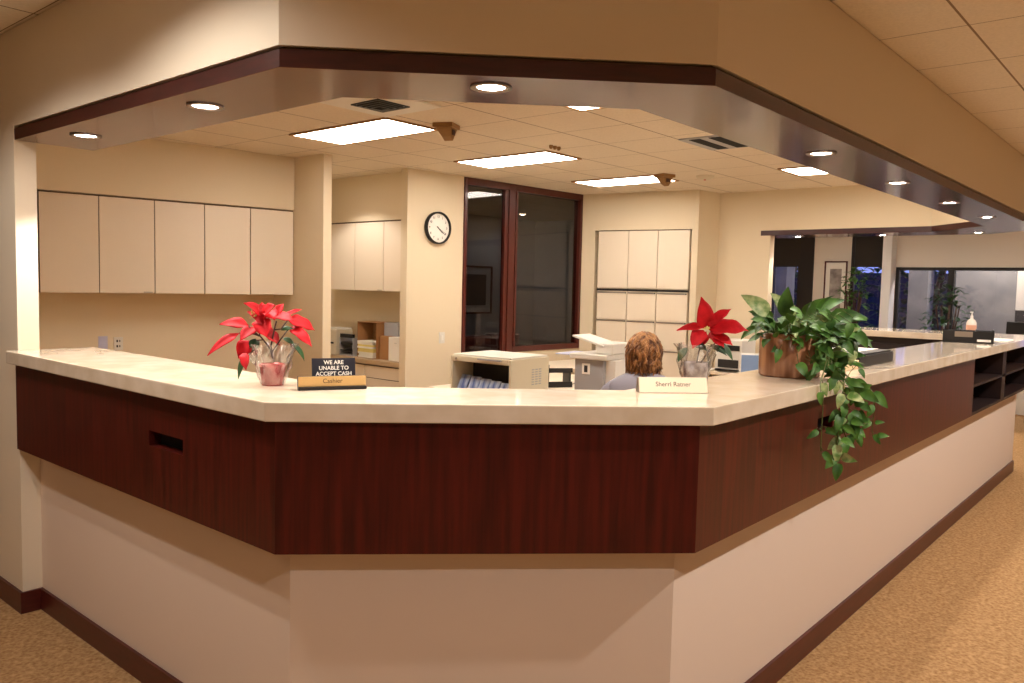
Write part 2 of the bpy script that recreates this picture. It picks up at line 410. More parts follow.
def bushy(name, label, cat, c, n, R, h, L, m, group=None, trunk=True):
    t = thing(name, label, cat, (c[0],c[1],c[2]), 0, group)
    rnd = random.Random(hash((round(c[0]*10),round(c[1]*10))) % 1000)
    lf = MB(); st = MB()
    for k in range(n):
        a = rnd.uniform(0,2*PI); zz = rnd.uniform(.12,1)*h; rr = R*math.sqrt(rnd.random())*(math.sin(PI*min(1,max(0,(zz/h-.02))))**.6+.15)
        p = Vector((rr*math.cos(a), rr*math.sin(a), zz)); d = Vector((math.cos(a)+rnd.uniform(-.6,.6), math.sin(a)+rnd.uniform(-.6,.6), rnd.uniform(-.5,.7))).normalized()
        lf.leaf(p, p+d*L*rnd.uniform(.7,1.2), (0,0,1), L*.5, 'ovate', nseg=4)
    for k in range(9):
        a = 2*PI*k/9; st.tube([(0,0,0),(R*.15*math.cos(a),R*.15*math.sin(a),h*.4),(R*.5*math.cos(a),R*.5*math.sin(a),h*.85)], h*.014, 5, h*.005)
    part('foliage', lf, m, t); part('trunk', st, DRED, t)
    return t
bushy('tree','dark leafy tree outside the left pane of the long far window','tree',(19.5,4.6,-.05),900,1.2,4.4,.28,LEAFD,'trees outside')
bushy('tree','dark leafy tree outside the narrow window left of the framed picture','tree',(19.5,7.9,-.05),700,1.0,4.0,.28,LEAFD,'trees outside')
bushy('tree','dark leafy tree outside the shaded window right of the framed picture','tree',(26,9.0,-.05),500,.9,4.4,.28,LEAFD,'trees outside')
pp = bushy('potted_tree','green potted plant standing in right pane of the long far window','plant',(12.55,2.72,.0),260,.3,1.75,.13,LEAFD)
part('pot', MB().lathe([(0,0),(.14,0),(.17,.3),(.15,.3),(.14,.25),(0,.25)], n=20), SHADE, pp)
pp = bushy('potted_tree','green potted plant in front of the shaded window beside the framed picture','plant',(12.5,3.98,.0),300,.22,1.95,.12,LEAF)
part('pot', MB().lathe([(0,0),(.13,0),(.16,.3),(.14,.3),(.13,.25),(0,.25)], n=20), SHADE, pp)

# unseen lamp added outside to light the wall beyond the window
ot = thing('added_outdoor_lamp', 'unseen lamp added outside the far window to light the wall', 'lamp', (14.0,2.3,3.2))
part('lamp_housing', MB().lathe([(0,.08),(.12,.08),(.14,0),(.12,0),(.1,.05),(0,.05)], n=20), WHITE, ot)
ld = bpy.data.lights.new('lamp_light','POINT'); ld.energy = 300; ld.color = (1,.9,.78); ld.shadow_soft_size = .1
lo = link(bpy.data.objects.new('lamp_light', ld)); lo.parent = ot; lo.location = (0,0,-.08)

# ------------------------------------------------------------------ reception counter
rc = thing('reception_counter', 'long angled reception counter with cream stone top and mahogany front', 'counter', (0,0,0))
So = [(1.316,4.225),(1.316,2.074),(2.272,1.118),(8.95,1.118),(8.95,3.30)]
Si = [(1.715,4.225),(1.715,2.215),(2.40,1.53),(8.25,1.53),(8.25,3.30)]
poly = So + Si[::-1]
part('countertop', MB().prism(poly, CB+.001, CT), STONE, rc, bevel=.004)
Pp = [(1.356,4.225),(1.356,2.079),(2.271,1.164),(8.72,1.164)]
Pk = [(1.4545,4.225),(1.4545,2.1445),(2.3315,1.2675),(8.72,1.2675)]
# left panel with slot
mb = MB(); x0,x1 = 1.356,1.4545
def prism2(a0,a1,z0,z1): mb.box(x0,x1,a0,a1,z0,z1)
mb.box(x0,x1,2.885,4.225,PB,CB); mb.box(x0,x1,2.635,2.885,PB,1.018); mb.box(x0,x1,2.635,2.885,1.073,CB)
mb.prism([(x0,2.635),(x0,2.079),(x1,2.1445),(x1,2.635)],PB,CB)
pl = part('front_panel', mb, WOOD, rc)
part('mail_slot', MB().box(1.40,1.4544,2.636,2.884,1.0185,1.0725), RECESS, rc, label='black recess of the slot in the left panel')
part('front_panel', MB().prism([Pp[1],Pp[2],Pk[2],Pk[1]],PB,CB), WOOD, rc)
mb = MB(); sx0,sx1 = 3.29,3.47
mb.prism([Pp[2],(sx0,1.164),(sx0,1.2675),Pk[2]],PB,CB); mb.box(sx0,sx1,1.164,1.2675,PB,1.06); mb.box(sx0,sx1,1.164,1.2675,1.115,CB); mb.box(sx1,6.25,1.164,1.2675,PB,CB)
part('front_panel', mb, WOOD, rc)
part('mail_slot', MB().box(sx0+.001,sx1-.001,1.205,1.2674,1.0605,1.1145), RECESS, rc, label='black recess behind the trailing vines')
# open cubbies at the right end
cb = MB(); cb.box(6.25,8.72,1.164,1.50,PB+.001,PB+.022); cb.box(6.25,8.72,1.164,1.50,1.0,1.018); cb.box(7.28,7.42,1.164,1.50,PB+.022,CB)
cb.box(8.70,8.72,1.164,1.50,PB+.022,CB); cb.box(6.251,6.27,1.27,1.50,PB+.022,CB)
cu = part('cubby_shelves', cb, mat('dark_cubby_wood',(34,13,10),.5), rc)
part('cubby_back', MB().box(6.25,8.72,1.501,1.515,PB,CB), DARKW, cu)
part('back_panel', MB().box(8.30,8.60,1.53,3.27,.02,CB), DARKW, rc)
mb = MB()
for k in range(3): mb.box(8.285,8.2999,1.62+k*.53,2.10+k*.53,.35,1.15)
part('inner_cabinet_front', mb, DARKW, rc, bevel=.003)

# ------------------------------------------------------------------ ceiling fixtures
def troffer(x0,x1,y0,y1,label,lens=LENS,group='fluorescent ceiling lights over the reception office'):
    t = thing('ceiling_light', label, 'ceiling light', ((x0+x1)/2,(y0+y1)/2,CZ), 0, group)
    a,b_ = (x1-x0)/2,(y1-y0)/2; w = .02
    f = MB(); f.box(-a,a,-b_,-b_+w,-.012,-.0005); f.box(-a,a,b_-w,b_,-.012,-.0005); f.box(-a,-a+w,-b_+w,b_-w,-.012,-.0005); f.box(a-w,a,-b_+w,b_-w,-.012,-.0005)
    part('frame', f, BRONZ, t); part('lens', MB().box(-a+w,a-w,-b_+w,b_-w,-.008,-.0005), lens, t)
    return t
troffer(3.65,4.16,4.29,5.42,'bright ceiling light panel furthest left, above the air diffuser side')
troffer(5.30,5.80,4.20,5.28,'bright ceiling light panel in the middle, before the dark office window')
troffer(7.00,7.50,4.19,5.20,'bright ceiling light panel at the back, partly behind the tan speaker')
troffer(3.70,4.228,1.96,3.08,'small triangle of ceiling light showing behind the front soffit edge')
troffer(7.22,7.75,1.96,3.03,'ceiling light panel nearest the right soffit edge')
# lobby fixtures above and behind the viewpoint
G2 = 'ceiling lights of the lobby'
for k,(x,y) in enumerate(((-1.9,-1.2),(-1.3,2.9),(1.2,-2.2),(4.6,-1.9),(8.2,-1.6),(10.9,1.6),(10.9,3.9))):
    troffer(x-.3,x+.3,y-.6,y+.6,['lobby ceiling light behind the viewpoint','lobby ceiling light by the left wall','lobby ceiling light right of the viewpoint','lobby ceiling light over the right aisle','lobby ceiling light further along the right aisle','added ceiling light brightening the long far window area','added ceiling light brightening the wall by the framed picture'][k],LENS if x > 10 else LENSL,G2)  # last pair added out of view to brighten the far window area
def downlight(x,y,z,label,energy=9,group='recessed downlights in the wooden soffit',ang=110,col=(1,.92,.85)):
    t = thing('downlight', label, 'downlight', (x,y,z), 0, group)
    part('trim_ring', MB().lathe([(.062,-.0005),(.066,-.004),(.05,-.006),(.046,-.0005)], n=28), STEEL, t)
    part('bulb', MB().lathe([(0,-.005),(.02,-.0045),(.042,-.001),(.045,-.0006)][::-1], n=24), BULB, t)
    l = bpy.data.lights.new('bulb_light','SPOT'); l.energy = energy; l.spot_size = math.radians(ang); l.spot_blend = .35; l.color = col; l.shadow_soft_size = .03
    o = link(bpy.data.objects.new('bulb_light', l)); o.parent = t; o.location = (0,0,-.02)
    return t
for k,(x,y,lab) in enumerate(((1.516,3.80,'soffit downlight nearest the left wall'),(1.516,2.77,'soffit downlight above the slot in the left panel'),
        (1.905,1.737,'soffit downlight above the angled front of the counter'),(3.65,1.334,'nearest downlight of the long right soffit'),
        (4.83,1.334,'second downlight along the long right soffit'),(6.03,1.334,'third downlight along the long right soffit'),
        (7.26,1.334,'fourth downlight along the long right soffit'),(9.0,1.72,'downlight at the far corner of the soffit'),
        (9.05,2.62,'downlight of the far soffit above the white pillar'),(9.0,3.5,'leftmost downlight of the far soffit'))):
    downlight(x,y,SOF,lab,energy=(58 if k < 3 else 22))
downlight(.62,2.42,CZ,'lobby downlight washing the upper left wall',50,'recessed lobby downlights',152)
downlight(.35,3.5,CZ,'lobby downlight further left along the outer wall',55,'recessed lobby downlights',150)
downlight(.30,-.35,CZ,'lobby downlight nearest the viewpoint',95,'recessed lobby downlights',150)
for k,x in enumerate((3.0,5.6,8.2)):
    downlight(x,-.35,CZ,['first lobby downlight over the right aisle','second lobby downlight over the right aisle','third lobby downlight over the right aisle'][k],150,'recessed lobby downlights',150)
downlight(9.9,8.3,CZ,'dim downlight added out of view to light the glass fronted office',5,'added office downlights',140)  # unseen lamp added to lift the dark office
downlight(4.95,6.75,CZ,'alcove downlight above the wall cabinets',40,'recessed alcove downlights',120)

# air diffuser, return grille, speakers, detector, sprinklers
t = thing('air_diffuser','cream square ceiling air diffuser with dark louvres beside the left light','air vent',(3.36,4.00,CZ))
part('diffuser_plate', MB().box(-.27,.27,-.27,.27,-.012,-.0005), WHITE, t, bevel=.004)
lv = MB()
for k in range(4):
    s = .13-.028*k
    lv.box(-s,s,s-.01,s,-.02-.004*k,-.0121); lv.box(-s,s,-s,-s+.01,-.02-.004*k,-.0121); lv.box(-s,-s+.01,-s+.01,s-.01,-.02-.004*k,-.0121); lv.box(s-.01,s,-s+.01,s-.01,-.02-.004*k,-.0121)
part('louvre', lv, BLACK, t)
t = thing('return_grille','grey slotted return air grille in ceiling near right soffit','air vent',(5.715,2.80,CZ))
part('grille_plate', MB().box(-.27,.27,-.26,.26,-.01,-.0005), LGREY, t)
lv = MB()
for k in range(3): lv.box(-.24,.24,-.22+.16*k,-.13+.16*k,-.0125,-.0101)
part('slot', lv, RECESS, t)
def speaker(x,y,label,rz):
    t = thing('ceiling_speaker', label, 'speaker', (x,y,CZ), rz, 'tan ceiling mounted speakers')
    part('mounting_plate', MB().box(-.075,.075,-.075,.075,-.03,-.0005), BRONZ, t, bevel=.004)
    part('horn', MB().add([(-.06,-.06,-.0301),(.06,-.06,-.0301),(.06,.06,-.0301),(-.06,.06,-.0301),(-.03,-.045,-.09),(.02,-.045,-.115),(.02,.02,-.115),(-.03,.02,-.09)],
        [(0,3,2,1),(0,1,5,4),(1,2,6,5),(2,3,7,6),(3,0,4,7),(4,5,6,7)]), BRONZ, t, bevel=.004)
    part('grille', MB().box(-.03,.015,-.062,-.0561,-.08,-.045), DRED, t)
speaker(4.06,4.12,'tan wedge shaped ceiling speaker at corner of the left light',.4)
speaker(7.05,4.10,'tan wedge shaped ceiling speaker in front of the back light',-.3)
t = thing('sprinkler_head','small ceiling sprinkler with three nubs before the middle light','sprinkler',(5.18,4.02,CZ))
for k in range(3): part('nub', MB().lathe([(.016,-.0005),(.016,-.018),(.008,-.03),(0,-.03)],c=(-.05+.05*k,0,0),n=12), BRONZ, t)
t = thing('smoke_detector','small round detector on ceiling right of the back light','detector',(7.35,3.82,CZ))
part('housing', MB().lathe([(.09,-.0005),(.085,-.02),(.05,-.035),(0,-.036)],n=24), BEIGE, t); part('indicator', MB().lathe([(.012,-.035),(.01,-.042),(0,-.043)],n=10), RED, t)

# ------------------------------------------------------------------ cabinets
def cabinet_line(name,label,P0,P1,doors,z0,z1,depth,mid=None):
    P0 = Vector(P0); P1 = Vector(P1); d = (P1-P0).normalized(); L = (P1-P0).length
    t = thing(name,label,'cabinet',(P0.x,P0.y,0),math.atan2(d.y,d.x))
    return t, L
# left wall cabinets: five doors, each unit hung side by side
wd = [0,.4172,.837,1.245,1.649,2.058]
d = (Vector((4.366,6.403))-Vector((2.333,6.722))).normalized()
for k in range(5):
    q = Vector((2.333,6.722))+d*wd[k]; w = wd[k+1]-wd[k]
    lab = ['cream wall cabinet leftmost in the row of five','cream wall cabinet second from left in the row of five','cream wall cabinet middle of the row of five','cream wall cabinet fourth from left in the row of five','cream wall cabinet at right end of the row of five'][k]
    t = thing('wall_cabinet',lab,'cabinet',(q.x,q.y,1.492),math.atan2(d.y,d.x),'cream wall cabinets on the left back wall')
    part('body', MB().box(.0005,w-.0005,.02,.335,0,.774), GAP if False else LAMI, t)
    part('door', MB().box(.0035,w-.0035,0,.0185,.002,.762), LAMI, t, bevel=.0015)
    part('door_gap', MB().box(.0004,.0033,.012,.0199,0,.774).box(.0033,w-.0006,.012,.0199,.7625,.774), GAP, t)
    if k == 1: part('latch', MB().box(w-.09,w-.02,-.004,-.0002,.008,.014), STEEL, t)
# gap filler left of the first cabinet
struct('wall_filler', MB().wall(BW0, BW1, 0, .875, 1.492, 2.2695, 0, .34), WALL)
# alcove wall cabinets
ys = [7.42,6.993,6.517,6.10]
for k in range(3):
    w = ys[k]-ys[k+1]
    t = thing('wall_cabinet',['cream alcove wall cabinet beside the pillar','cream alcove wall cabinet in the middle','cream alcove wall cabinet next to the clock wall'][k],'cabinet',(5.54,ys[k],1.535),-PI/2,'cream wall cabinets in the alcove')
    part('body', MB().box(.0005,w-.0005,.02,.329,0,.733), LAMI, t)
    part('door', MB().box(.0035,w-.0035,0,.0185,.002,.721), LAMI, t, bevel=.0015)
    part('door_gap', MB().box(.0004,.0033,.012,.0199,0,.733).box(.0033,w-.0006,.012,.0199,.7215,.733), GAP, t)
    if k == 1: part('latch', MB().box(w-.09,w-.02,-.004,-.0002,.008,.014), STEEL, t)
# alcove base units and worktop
tag(part('worktop', MB().box(5.47,5.868,6.10,7.98,.765,.81), mat('tan_worktop',(196,168,132),.45), bevel=.003),'tan worktop in the alcove carrying boxes and papers','worktop')
for k,(ya,yb) in enumerate(((7.98,7.41),(7.41,6.76),(6.76,6.11))):
    w = ya-yb
    t = thing('base_cabinet',['cream drawer unit deep in the alcove','cream drawer unit in the middle of the alcove','cream drawer unit nearest the clock wall in the alcove'][k],'cabinet',(5.50,ya-.001,0),-PI/2,'drawer units under the alcove worktop')
    part('body', MB().box(0,w-.002,.02,.36,.08,.764), LAMI, t); part('plinth', MB().box(0,w-.002,.06,.35,0,.0799), SHADE, t)
    for z0,z1 in ((.62,.745),(.36,.612),(.09,.352)):
        dr = part('drawer', MB().box(.003,w-.005,0,.0199,z0,z1), LAMI, t, bevel=.0015); part('drawer_gap', MB().box(.003,w-.005,.004,.0195,z1+.0005,z1+.006), GAP, dr)  # thin brown strip coloured as the shade between drawers
# right cabinet wall: three double height doors over lateral file drawers
u = (R1-R0).normalized(); SS = [.195,.59,.955,1.335]
for k in range(3):
    q = R0+u*SS[k]; w = SS[k+1]-SS[k]
    t = thing('filing_cabinet',['tall cream filing cabinet nearest the office window','tall cream filing cabinet in the middle of three','tall cream filing cabinet furthest right of three'][k],'cabinet',(q.x,q.y,0),math.atan2(u.y,u.x),'built in cream filing cabinets')
    part('body', MB().box(.0005,w-.0005,.021,.5,0,2.310), LAMI, t)
    part('upper_door', MB().box(.004,w-.004,0,.0199,1.625,2.300), LAMI, t, bevel=.0015)
    part('rail', MB().box(0,w,-.006,.0199,1.592,1.613), DFRAME, t)
    part('door_gap', MB().box(.0006,.0035,.012,.0205,0,2.30).box(.0035,w-.0006,.012,.0205,2.301,2.3095), GAP, t)
    for z0,z1 in ((1.254,1.584),(.917,1.247),(.580,.910),(.243,.573)):
        dr = part('drawer', MB().box(.006,w-.006,0,.0199,z0,z1), LAMI, t, bevel=.0015)
        part('pull', MB().box(.01,w-.035,-.006,-.0003,z1-.022,z1-.006), STEEL, dr); part('lock', MB().box(w-.03,w-.014,-.005,-.0003,z1-.022,z1-.008), DFRAME, dr)

# ------------------------------------------------------------------ wall fittings
ang = math.atan2((C1-C0).y,(C1-C0).x); uc = (C1-C0).normalized()
def on_clock_wall(s): p = C0+uc*s; return p
p = on_clock_wall(.372)
t = thing('wall_clock','round white wall clock with black rim on the cream wall','clock',(p.x,p.y,2.19),ang)
def ringy(mb, prof, n=40):   # lathe about the local y axis
    vs=[];fs=[]
    for r,y in prof:
        for k in range(n): a=2*PI*k/n; vs.append((r*math.cos(a),y,r*math.sin(a)))
    for i in range(len(prof)-1):
        for k in range(n): fs.append((i*n+k,(i+1)*n+k,(i+1)*n+(k+1)%n,i*n+(k+1)%n))
    return mb.add(vs,fs,True)
part('rim', ringy(MB(),[(.150,-.0005),(.163,-.01),(.163,-.05),(.156,-.058),(.147,-.05),(.147,-.03)]), BLACK, t)
part('dial', ringy(MB(),[(.150,-.028),(.0001,-.032)]), PAPER, t)
for h in range(1,13):
    a = h*PI/6; text('numeral', str(h), .032, INK, t, (.113*math.sin(a),-.0335,.113*math.cos(a)), (PI/2,0,0))
def hand(nm,deg,L,w):
    a = math.radians(deg); R_ = Matrix.Rotation(a,3,'Y')
    mb = MB().add([tuple(R_@Vector(v)) for v in ((-w,-.036,-.02),(w,-.036,-.02),(w*.5,-.036,L),(-w*.5,-.036,L),(-w,-.038,-.02),(w,-.038,-.02),(w*.5,-.038,L),(-w*.5,-.038,L))],[(0,3,2,1),(4,5,6,7),(0,1,5,4),(2,3,7,6),(1,2,6,5),(3,0,4,7)])
    part(nm, mb, BLACK, t)
hand('hour_hand',131,.075,.005); hand('minute_hand',127,.115,.0035); hand('second_hand',118,.10,.001)
p = on_clock_wall(.47)
t = thing('light_switch','white double rocker switch plate under the clock','light switch',(p.x,p.y,1.07),ang)
part('plate', MB().box(-.038,.038,-.006,-.0003,-.058,.058), WHITE, t, bevel=.002); part('rocker', MB().box(-.012,.012,-.011,-.0061,-.025,.025), PAPER, t)
def outlet(s,z,m,label,holes=True):
    db = (Vector(BW1)-Vector(BW0)).normalized(); nb = Vector((-db.y,db.x)); p = Vector(BW0)+db*s+nb*.34
    t = thing('wall_outlet',label,'outlet',(p.x,p.y,z),math.atan2(db.y,db.x))
    part('plate', MB().box(-.036,.036,-.006,-.0003,-.055,.055), m, t, bevel=.002)
    hb = MB()
    for zz in (.022,-.022): hb.box(-.016,-.004,-.0075,-.0061,zz-.010,zz+.010); hb.box(.006,.014,-.0075,-.0061,zz-.008,zz+.008)
    part('socket', hb, HOLE if holes else LAV, t)
outlet(1.52,1.06,WHITE,'white power outlet with dark sockets under the left cabinets')
outlet(1.40,1.07,LAV,'pale lavender blank plate left of the power outlet',False)

# framed pictures
t = thing('framed_picture','tall framed print in red wood on the wall between the far windows','picture',(WX-.002,4.425,1.19),-PI/2)
f = MB(); W_,H_ = .175,.93
f.box(-W_,W_,-.03,0,0,.02); f.box(-W_,W_,-.03,0,H_-.02,H_); f.box(-W_,-W_+.02,-.03,0,.02,H_-.02); f.box(W_-.02,W_,-.03,0,.02,H_-.02)
part('picture_frame', f, FRAMEW, t); part('mat_board', MB().box(-W_+.02,W_-.02,-.012,0,.02,H_-.02), PAPER, t); part('print', MB().box(-.09,.09,-.014,-.0121,.15,H_-.12), ARTM, t)
t = thing('framed_picture','dark framed picture on the back wall of the dim office','picture',(9.55,8.998,1.15),0)
f = MB(); W_,H_ = .42,.78
f.box(-W_,W_,-.03,0,0,.03); f.box(-W_,W_,-.03,0,H_-.03,H_); f.box(-W_,-W_+.03,-.03,0,.03,H_-.03); f.box(W_-.03,W_,-.03,0,.03,H_-.03)
part('picture_frame', f, FRAMEW, t); part('mat_board', MB().box(-W_+.03,W_-.03,-.012,0,.03,H_-.03), LGREY, t); part('print', MB().box(-.28,.28,-.014,-.0121,.14,H_-.14), ARTD, t)

# office armchairs and desk behind the glass
def armchair(x,y,rz,label):
    t = thing('armchair',label,'chair',(x,y,0),rz,'burgundy armchairs in the dim office')
    part('seat', MB().box(-.25,.25,-.25,.25,.36,.48), CHAIRL, t, bevel=.03)
    part('backrest', MB().prism([(-.27,.22),(.27,.22),(.25,.32),(-.25,.32)],.42,1.02), CHAIRL, t, bevel=.025)
    for s in (-1,1): part('armrest', MB().box(s*.29-.03,s*.29+.03,-.22,.26,.36,.66), CHAIRL, t, bevel=.02)
    for sx_ in (-1,1):
        for sy in (-1,1): part('leg', MB().lathe([(.022,0),(.03,.36),(0,.36)],c=(sx_*.22,sy*.2,0),n=10), FRAMEW, t)
armchair(7.02,6.86,PI,'burgundy armchair at left behind the office glass')
armchair(7.72,6.98,PI-.15,'burgundy armchair at right behind the office glass')
t = thing('office_desk','dark wooden desk inside the dim office','desk',(8.1,7.85,0))
part('desktop', MB().box(-.85,.85,-.4,.4,.72,.76), FRAMEW, t, bevel=.004); part('modesty_panel', MB().box(-.75,.75,-.3,-.27,.1,.7199), FRAMEW, t)
for s in (-1,1): part('pedestal', MB().box(s*.6-.2,s*.6+.2,-.26,.36,0,.7199), FRAMEW, t)

# ------------------------------------------------------------------ things on the alcove worktop
WZ = .811
t = thing('desktop_printer','beige office machine at left on the alcove worktop','printer',(5.66,7.43,WZ),-PI/2)
part('body', MB().box(-.14,.12,-.12,.12,0,.28), BEIGE, t, bevel=.012); part('lid', MB().box(-.13,.11,-.1,.11,.2801,.296), WHITE, t); part('front_slot', MB().box(-.1,.08,-.124,-.1201,.12,.14), BLACK, t)
t = thing('letter_sorter','small black and clear letter sorter between printer and carton','desk organizer',(5.66,7.15,WZ),-PI/2)
f = MB(); f.box(-.12,.12,-.1,.1,0,.015)
for s in (-1,1): f.box(s*.115-.005,s*.115+.005,-.1,.1,.015,.2)
part('tray_frame', f, LGREY, t); part('top_bar', MB().box(-.11,.1095,-.1,-.07,.2,.24).box(-.11,.1095,-.09,.05,.12,.15), BLACK, t); part('lower_bar', MB().box(-.109,.109,-.095,.05,.05,.065), BLACK, t)
t = thing('cardboard_carton','open cardboard carton on its side holding stacked papers','box',(5.66,6.80,WZ),-PI/2)
f = MB(); a,hh = .16,.39
f.box(-a,a,-.1,.12,0,.006); f.box(-a,a,-.1,.12,hh-.006,hh); f.box(-a,-a+.006,-.1,.12,.006,hh-.006); f.box(a-.006,a,-.1,.12,.006,hh-.006); f.box(-a+.006,a-.006,.114,.12,.006,hh-.006)
part('carton_shell', f, CARD, t)
t = thing('paper_stack','white and yellow papers piled inside the open carton','papers',(5.65,6.80,WZ+.0065),-PI/2)
r_ = random.Random(3)
for k in range(9):
    o_ = part('sheet_bundle', MB().box(-.12+r_.uniform(-.012,.012),.12+r_.uniform(-.012,.012),-.10-r_.uniform(0,.02),.09,k*.02,k*.02+.0185), YEL if k in (3,4,6) else PAPER, t)
    if k in (3,4,6): o_['label'] = 'yellow paper bundle'
tag(part('archive_box', MB().box(5.66,5.83,6.42,6.635,WZ+.25,WZ+.39), LGREY, bevel=.004),'grey box lying on top of the brown carton and white box','box')
tag(part('cardboard_box', MB().box(5.60,5.83,6.46,6.63,WZ,WZ+.2495), CARD, bevel=.003),'closed brown cardboard box beside the open carton','box')
t = thing('archive_box','white printed archive box at right end of the alcove worktop','box',(5.66,6.36,WZ),-PI/2)
part('box_body', MB().box(-.085,.085,-.1,.12,0,.2495), PAPER, t, bevel=.003); part('printed_band', MB().box(-.07,.07,-.102,-.1003,.13,.137).box(-.07,.07,-.102,-.1003,.10,.107).box(-.07,.05,-.102,-.1003,.04,.05), LGREY, t); part('hand_hole', MB().lathe([(.0001,0),(.018,0),(.018,.001),(.0001,.001)],c=(0,0,0),n=12), HOLE, t).location = (.03,-.1005,.19)
t.children[-1].rotation_euler = (PI/2,0,0)

# ------------------------------------------------------------------ desks and machines behind the counter
DZ = .74
def desk(name,label,x0,x1,y0,y1,z=DZ,m=None):
    t = thing(name,label,'desk',((x0+x1)/2,(y0+y1)/2,0)); a=(x1-x0)/2;b_=(y1-y0)/2
    part('desktop', MB().box(-a,a,-b_,b_,z-.035,z), m or LAMI, t, bevel=.003)
    for sx_ in (-1,1):
        for sy in (-1,1): part('leg', MB().box(sx_*(a-.05)-.025,sx_*(a-.05)+.025,sy*(b_-.05)-.025,sy*(b_-.05)+.025,0,z-.0351), LGREY, t)
    return t
desk('work_desk','cream work desk in front of the seated person',4.80,5.50,2.32,5.05)
desk('facing_desk','cream desk behind the work desk carrying black desk tray',5.52,6.6,2.9,5.03)
desk('side_desk','cream side desk along the wall below the office window',6.1,8.0,5.05,5.72,.76)
desk('side_counter','low cream counter by the right wall holding the white printer',8.28,8.74,3.55,4.33,.72)

t = thing('microfilm_reader','beige boxy document machine with open dark front and blue magazines inside','office machine',(5.03,4.42,DZ+.001),math.radians(4))
# local: front face towards -x
f = MB(); a,b_,hh = .27,.31,.30
f.box(-a,a,-b_,-b_+.02,0,hh); f.box(-a,a,b_-.02,b_,0,hh); f.box(-a,a,-b_+.02,b_-.02,hh-.045,hh); f.box(-a,a,-b_+.02,b_-.02,0,.015); f.box(a-.02,a,-b_+.02,b_-.02,.015,hh-.045)
part('casing', f, BEIGE, t, bevel=.006); part('inner_back', MB().box(.0,.02,-b_+.021,b_-.021,.016,hh-.046), SHADE, t)
part('lid', MB().box(-a+.02,a-.01,-b_+.01,b_-.01,hh+.0005,hh+.014), WHITE, t, bevel=.004); part('handle', MB().box(-a-.012,-a-.0005,-.22,.02,hh-.02,hh-.006), LGREY, t)
part('lock', ringy(MB(),[(.010,0),(.010,-.006),(.0001,-.006)],12), STEEL, t).location = (-a-.001,.25,hh-.022); t.children[-1].rotation_euler=(0,0,-PI/2)
v = MB()
for i in range(3):
    for j in range(7): v.box(.02+.05*i,.055+.05*i,-b_-.0015,-b_-.0002,.08+.02*j,.09+.02*j)
part('side_vents', v, LGREY, t)
r_ = random.Random(5)
for k in range(5):
    y = -.22+.11*k
    tag(part('magazine', MB().box(-.04,.0,-.048,.048,-.0,.012,), PINKF),'','x')
    o = COL.objects[-1]; o.parent=None
    o.location = (5.03-.17, 4.42+y-.01, DZ+.10+.008*k); o.rotation_euler = (.0,-1.0,r_.uniform(-.2,.2)); o.scale=(4,1,1)
    o['label'] = ['blue magazine at right inside the open beige machine','blue magazine second from right inside the open beige machine','blue magazine in the middle inside the open beige machine','blue magazine second from left inside the open beige machine','blue magazine at left inside the open beige machine'][k]; o['category']='magazine'; o['group']='blue magazines inside the beige machine'

t = thing('document_tray','black two tier desk tray just right of the beige machine','desk tray',(5.70,4.33,DZ+.001),-.55)
f = MB(); f.box(-.11,.11,-.09,.09,0,.03); f.box(-.11,.11,-.09,-.08,.03,.05); f.box(-.11,.11,-.09,.09,.13,.15); f.box(-.11,.11,-.09,-.08,.15,.17)
part('tray', f, BLACK, t); 
part('upright', MB().box(-.125,-.1101,-.09,.09,0,.20).box(-.145,-.126,-.05,.05,.03,.17), BLACK, t); part('upright', MB().box(.085,.10,-.079,.08,.0301,.1299), BLACK, t)
t = thing('eyeglasses','dark folded eyeglasses lying on the cream desk top','eyeglasses',(5.93,4.22,DZ+.001),.5)
for s in (-1,1):
    pts = [(s*.035+.026*math.cos(2*PI*k/16),.0,.022+.02*math.sin(2*PI*k/16)) for k in range(17)]
    part('lens_rim', MB().tube(pts,.0028,6,caps=False), BLACK, t)
    part('temple', MB().tube([(s*.06,.002,.025),(s*.05,.06,.02),(-s*.02,.09,.006)],.003,6), BLACK, t)
part('bridge', MB().tube([(-.01,0,.028),(0,0,.032),(.01,0,.028)],.0025,6), BLACK, t)

# multifunction copier on the desk
t = thing('copier','grey and white desktop copier with raised angled feeder beside the person','copier',(5.0,3.40,DZ+.001),math.radians(6))
part('body', MB().box(-.17,.17,-.12,.12,0,.36), LGREY, t, bevel=.008)
part('scanner_bed', MB().box(-.20,.20,-.16,.15,.3605,.40), WHITE, t, bevel=.008)
part('side_unit', MB().box(-.14,.16,-.20,-.1205,0,.36), WHITE, t, bevel=.006)
rot = Matrix.Rotation(math.radians(14),3,'X')
part('feeder_body', MB().box(-.13,.16,-.17,-.03,.401,.48), WHITE, t, bevel=.01)
part('feeder_tray', MB().box(-.14,.12,-.10,.17,.485,.50,rot=rot), WHITE, t, bevel=.004)
part('output_tray', MB().box(-.2,.1,.1505,.27,.385,.392), LAV, t)
lbl = part('label_plate', MB().box(-.1745,-.1702,-.01,.055,.25,.33), PAPER, t, bevel=.001)
part('label_grid', MB().box(-.1752,-.1746,.008,.037,.265,.315), SHADE, lbl)

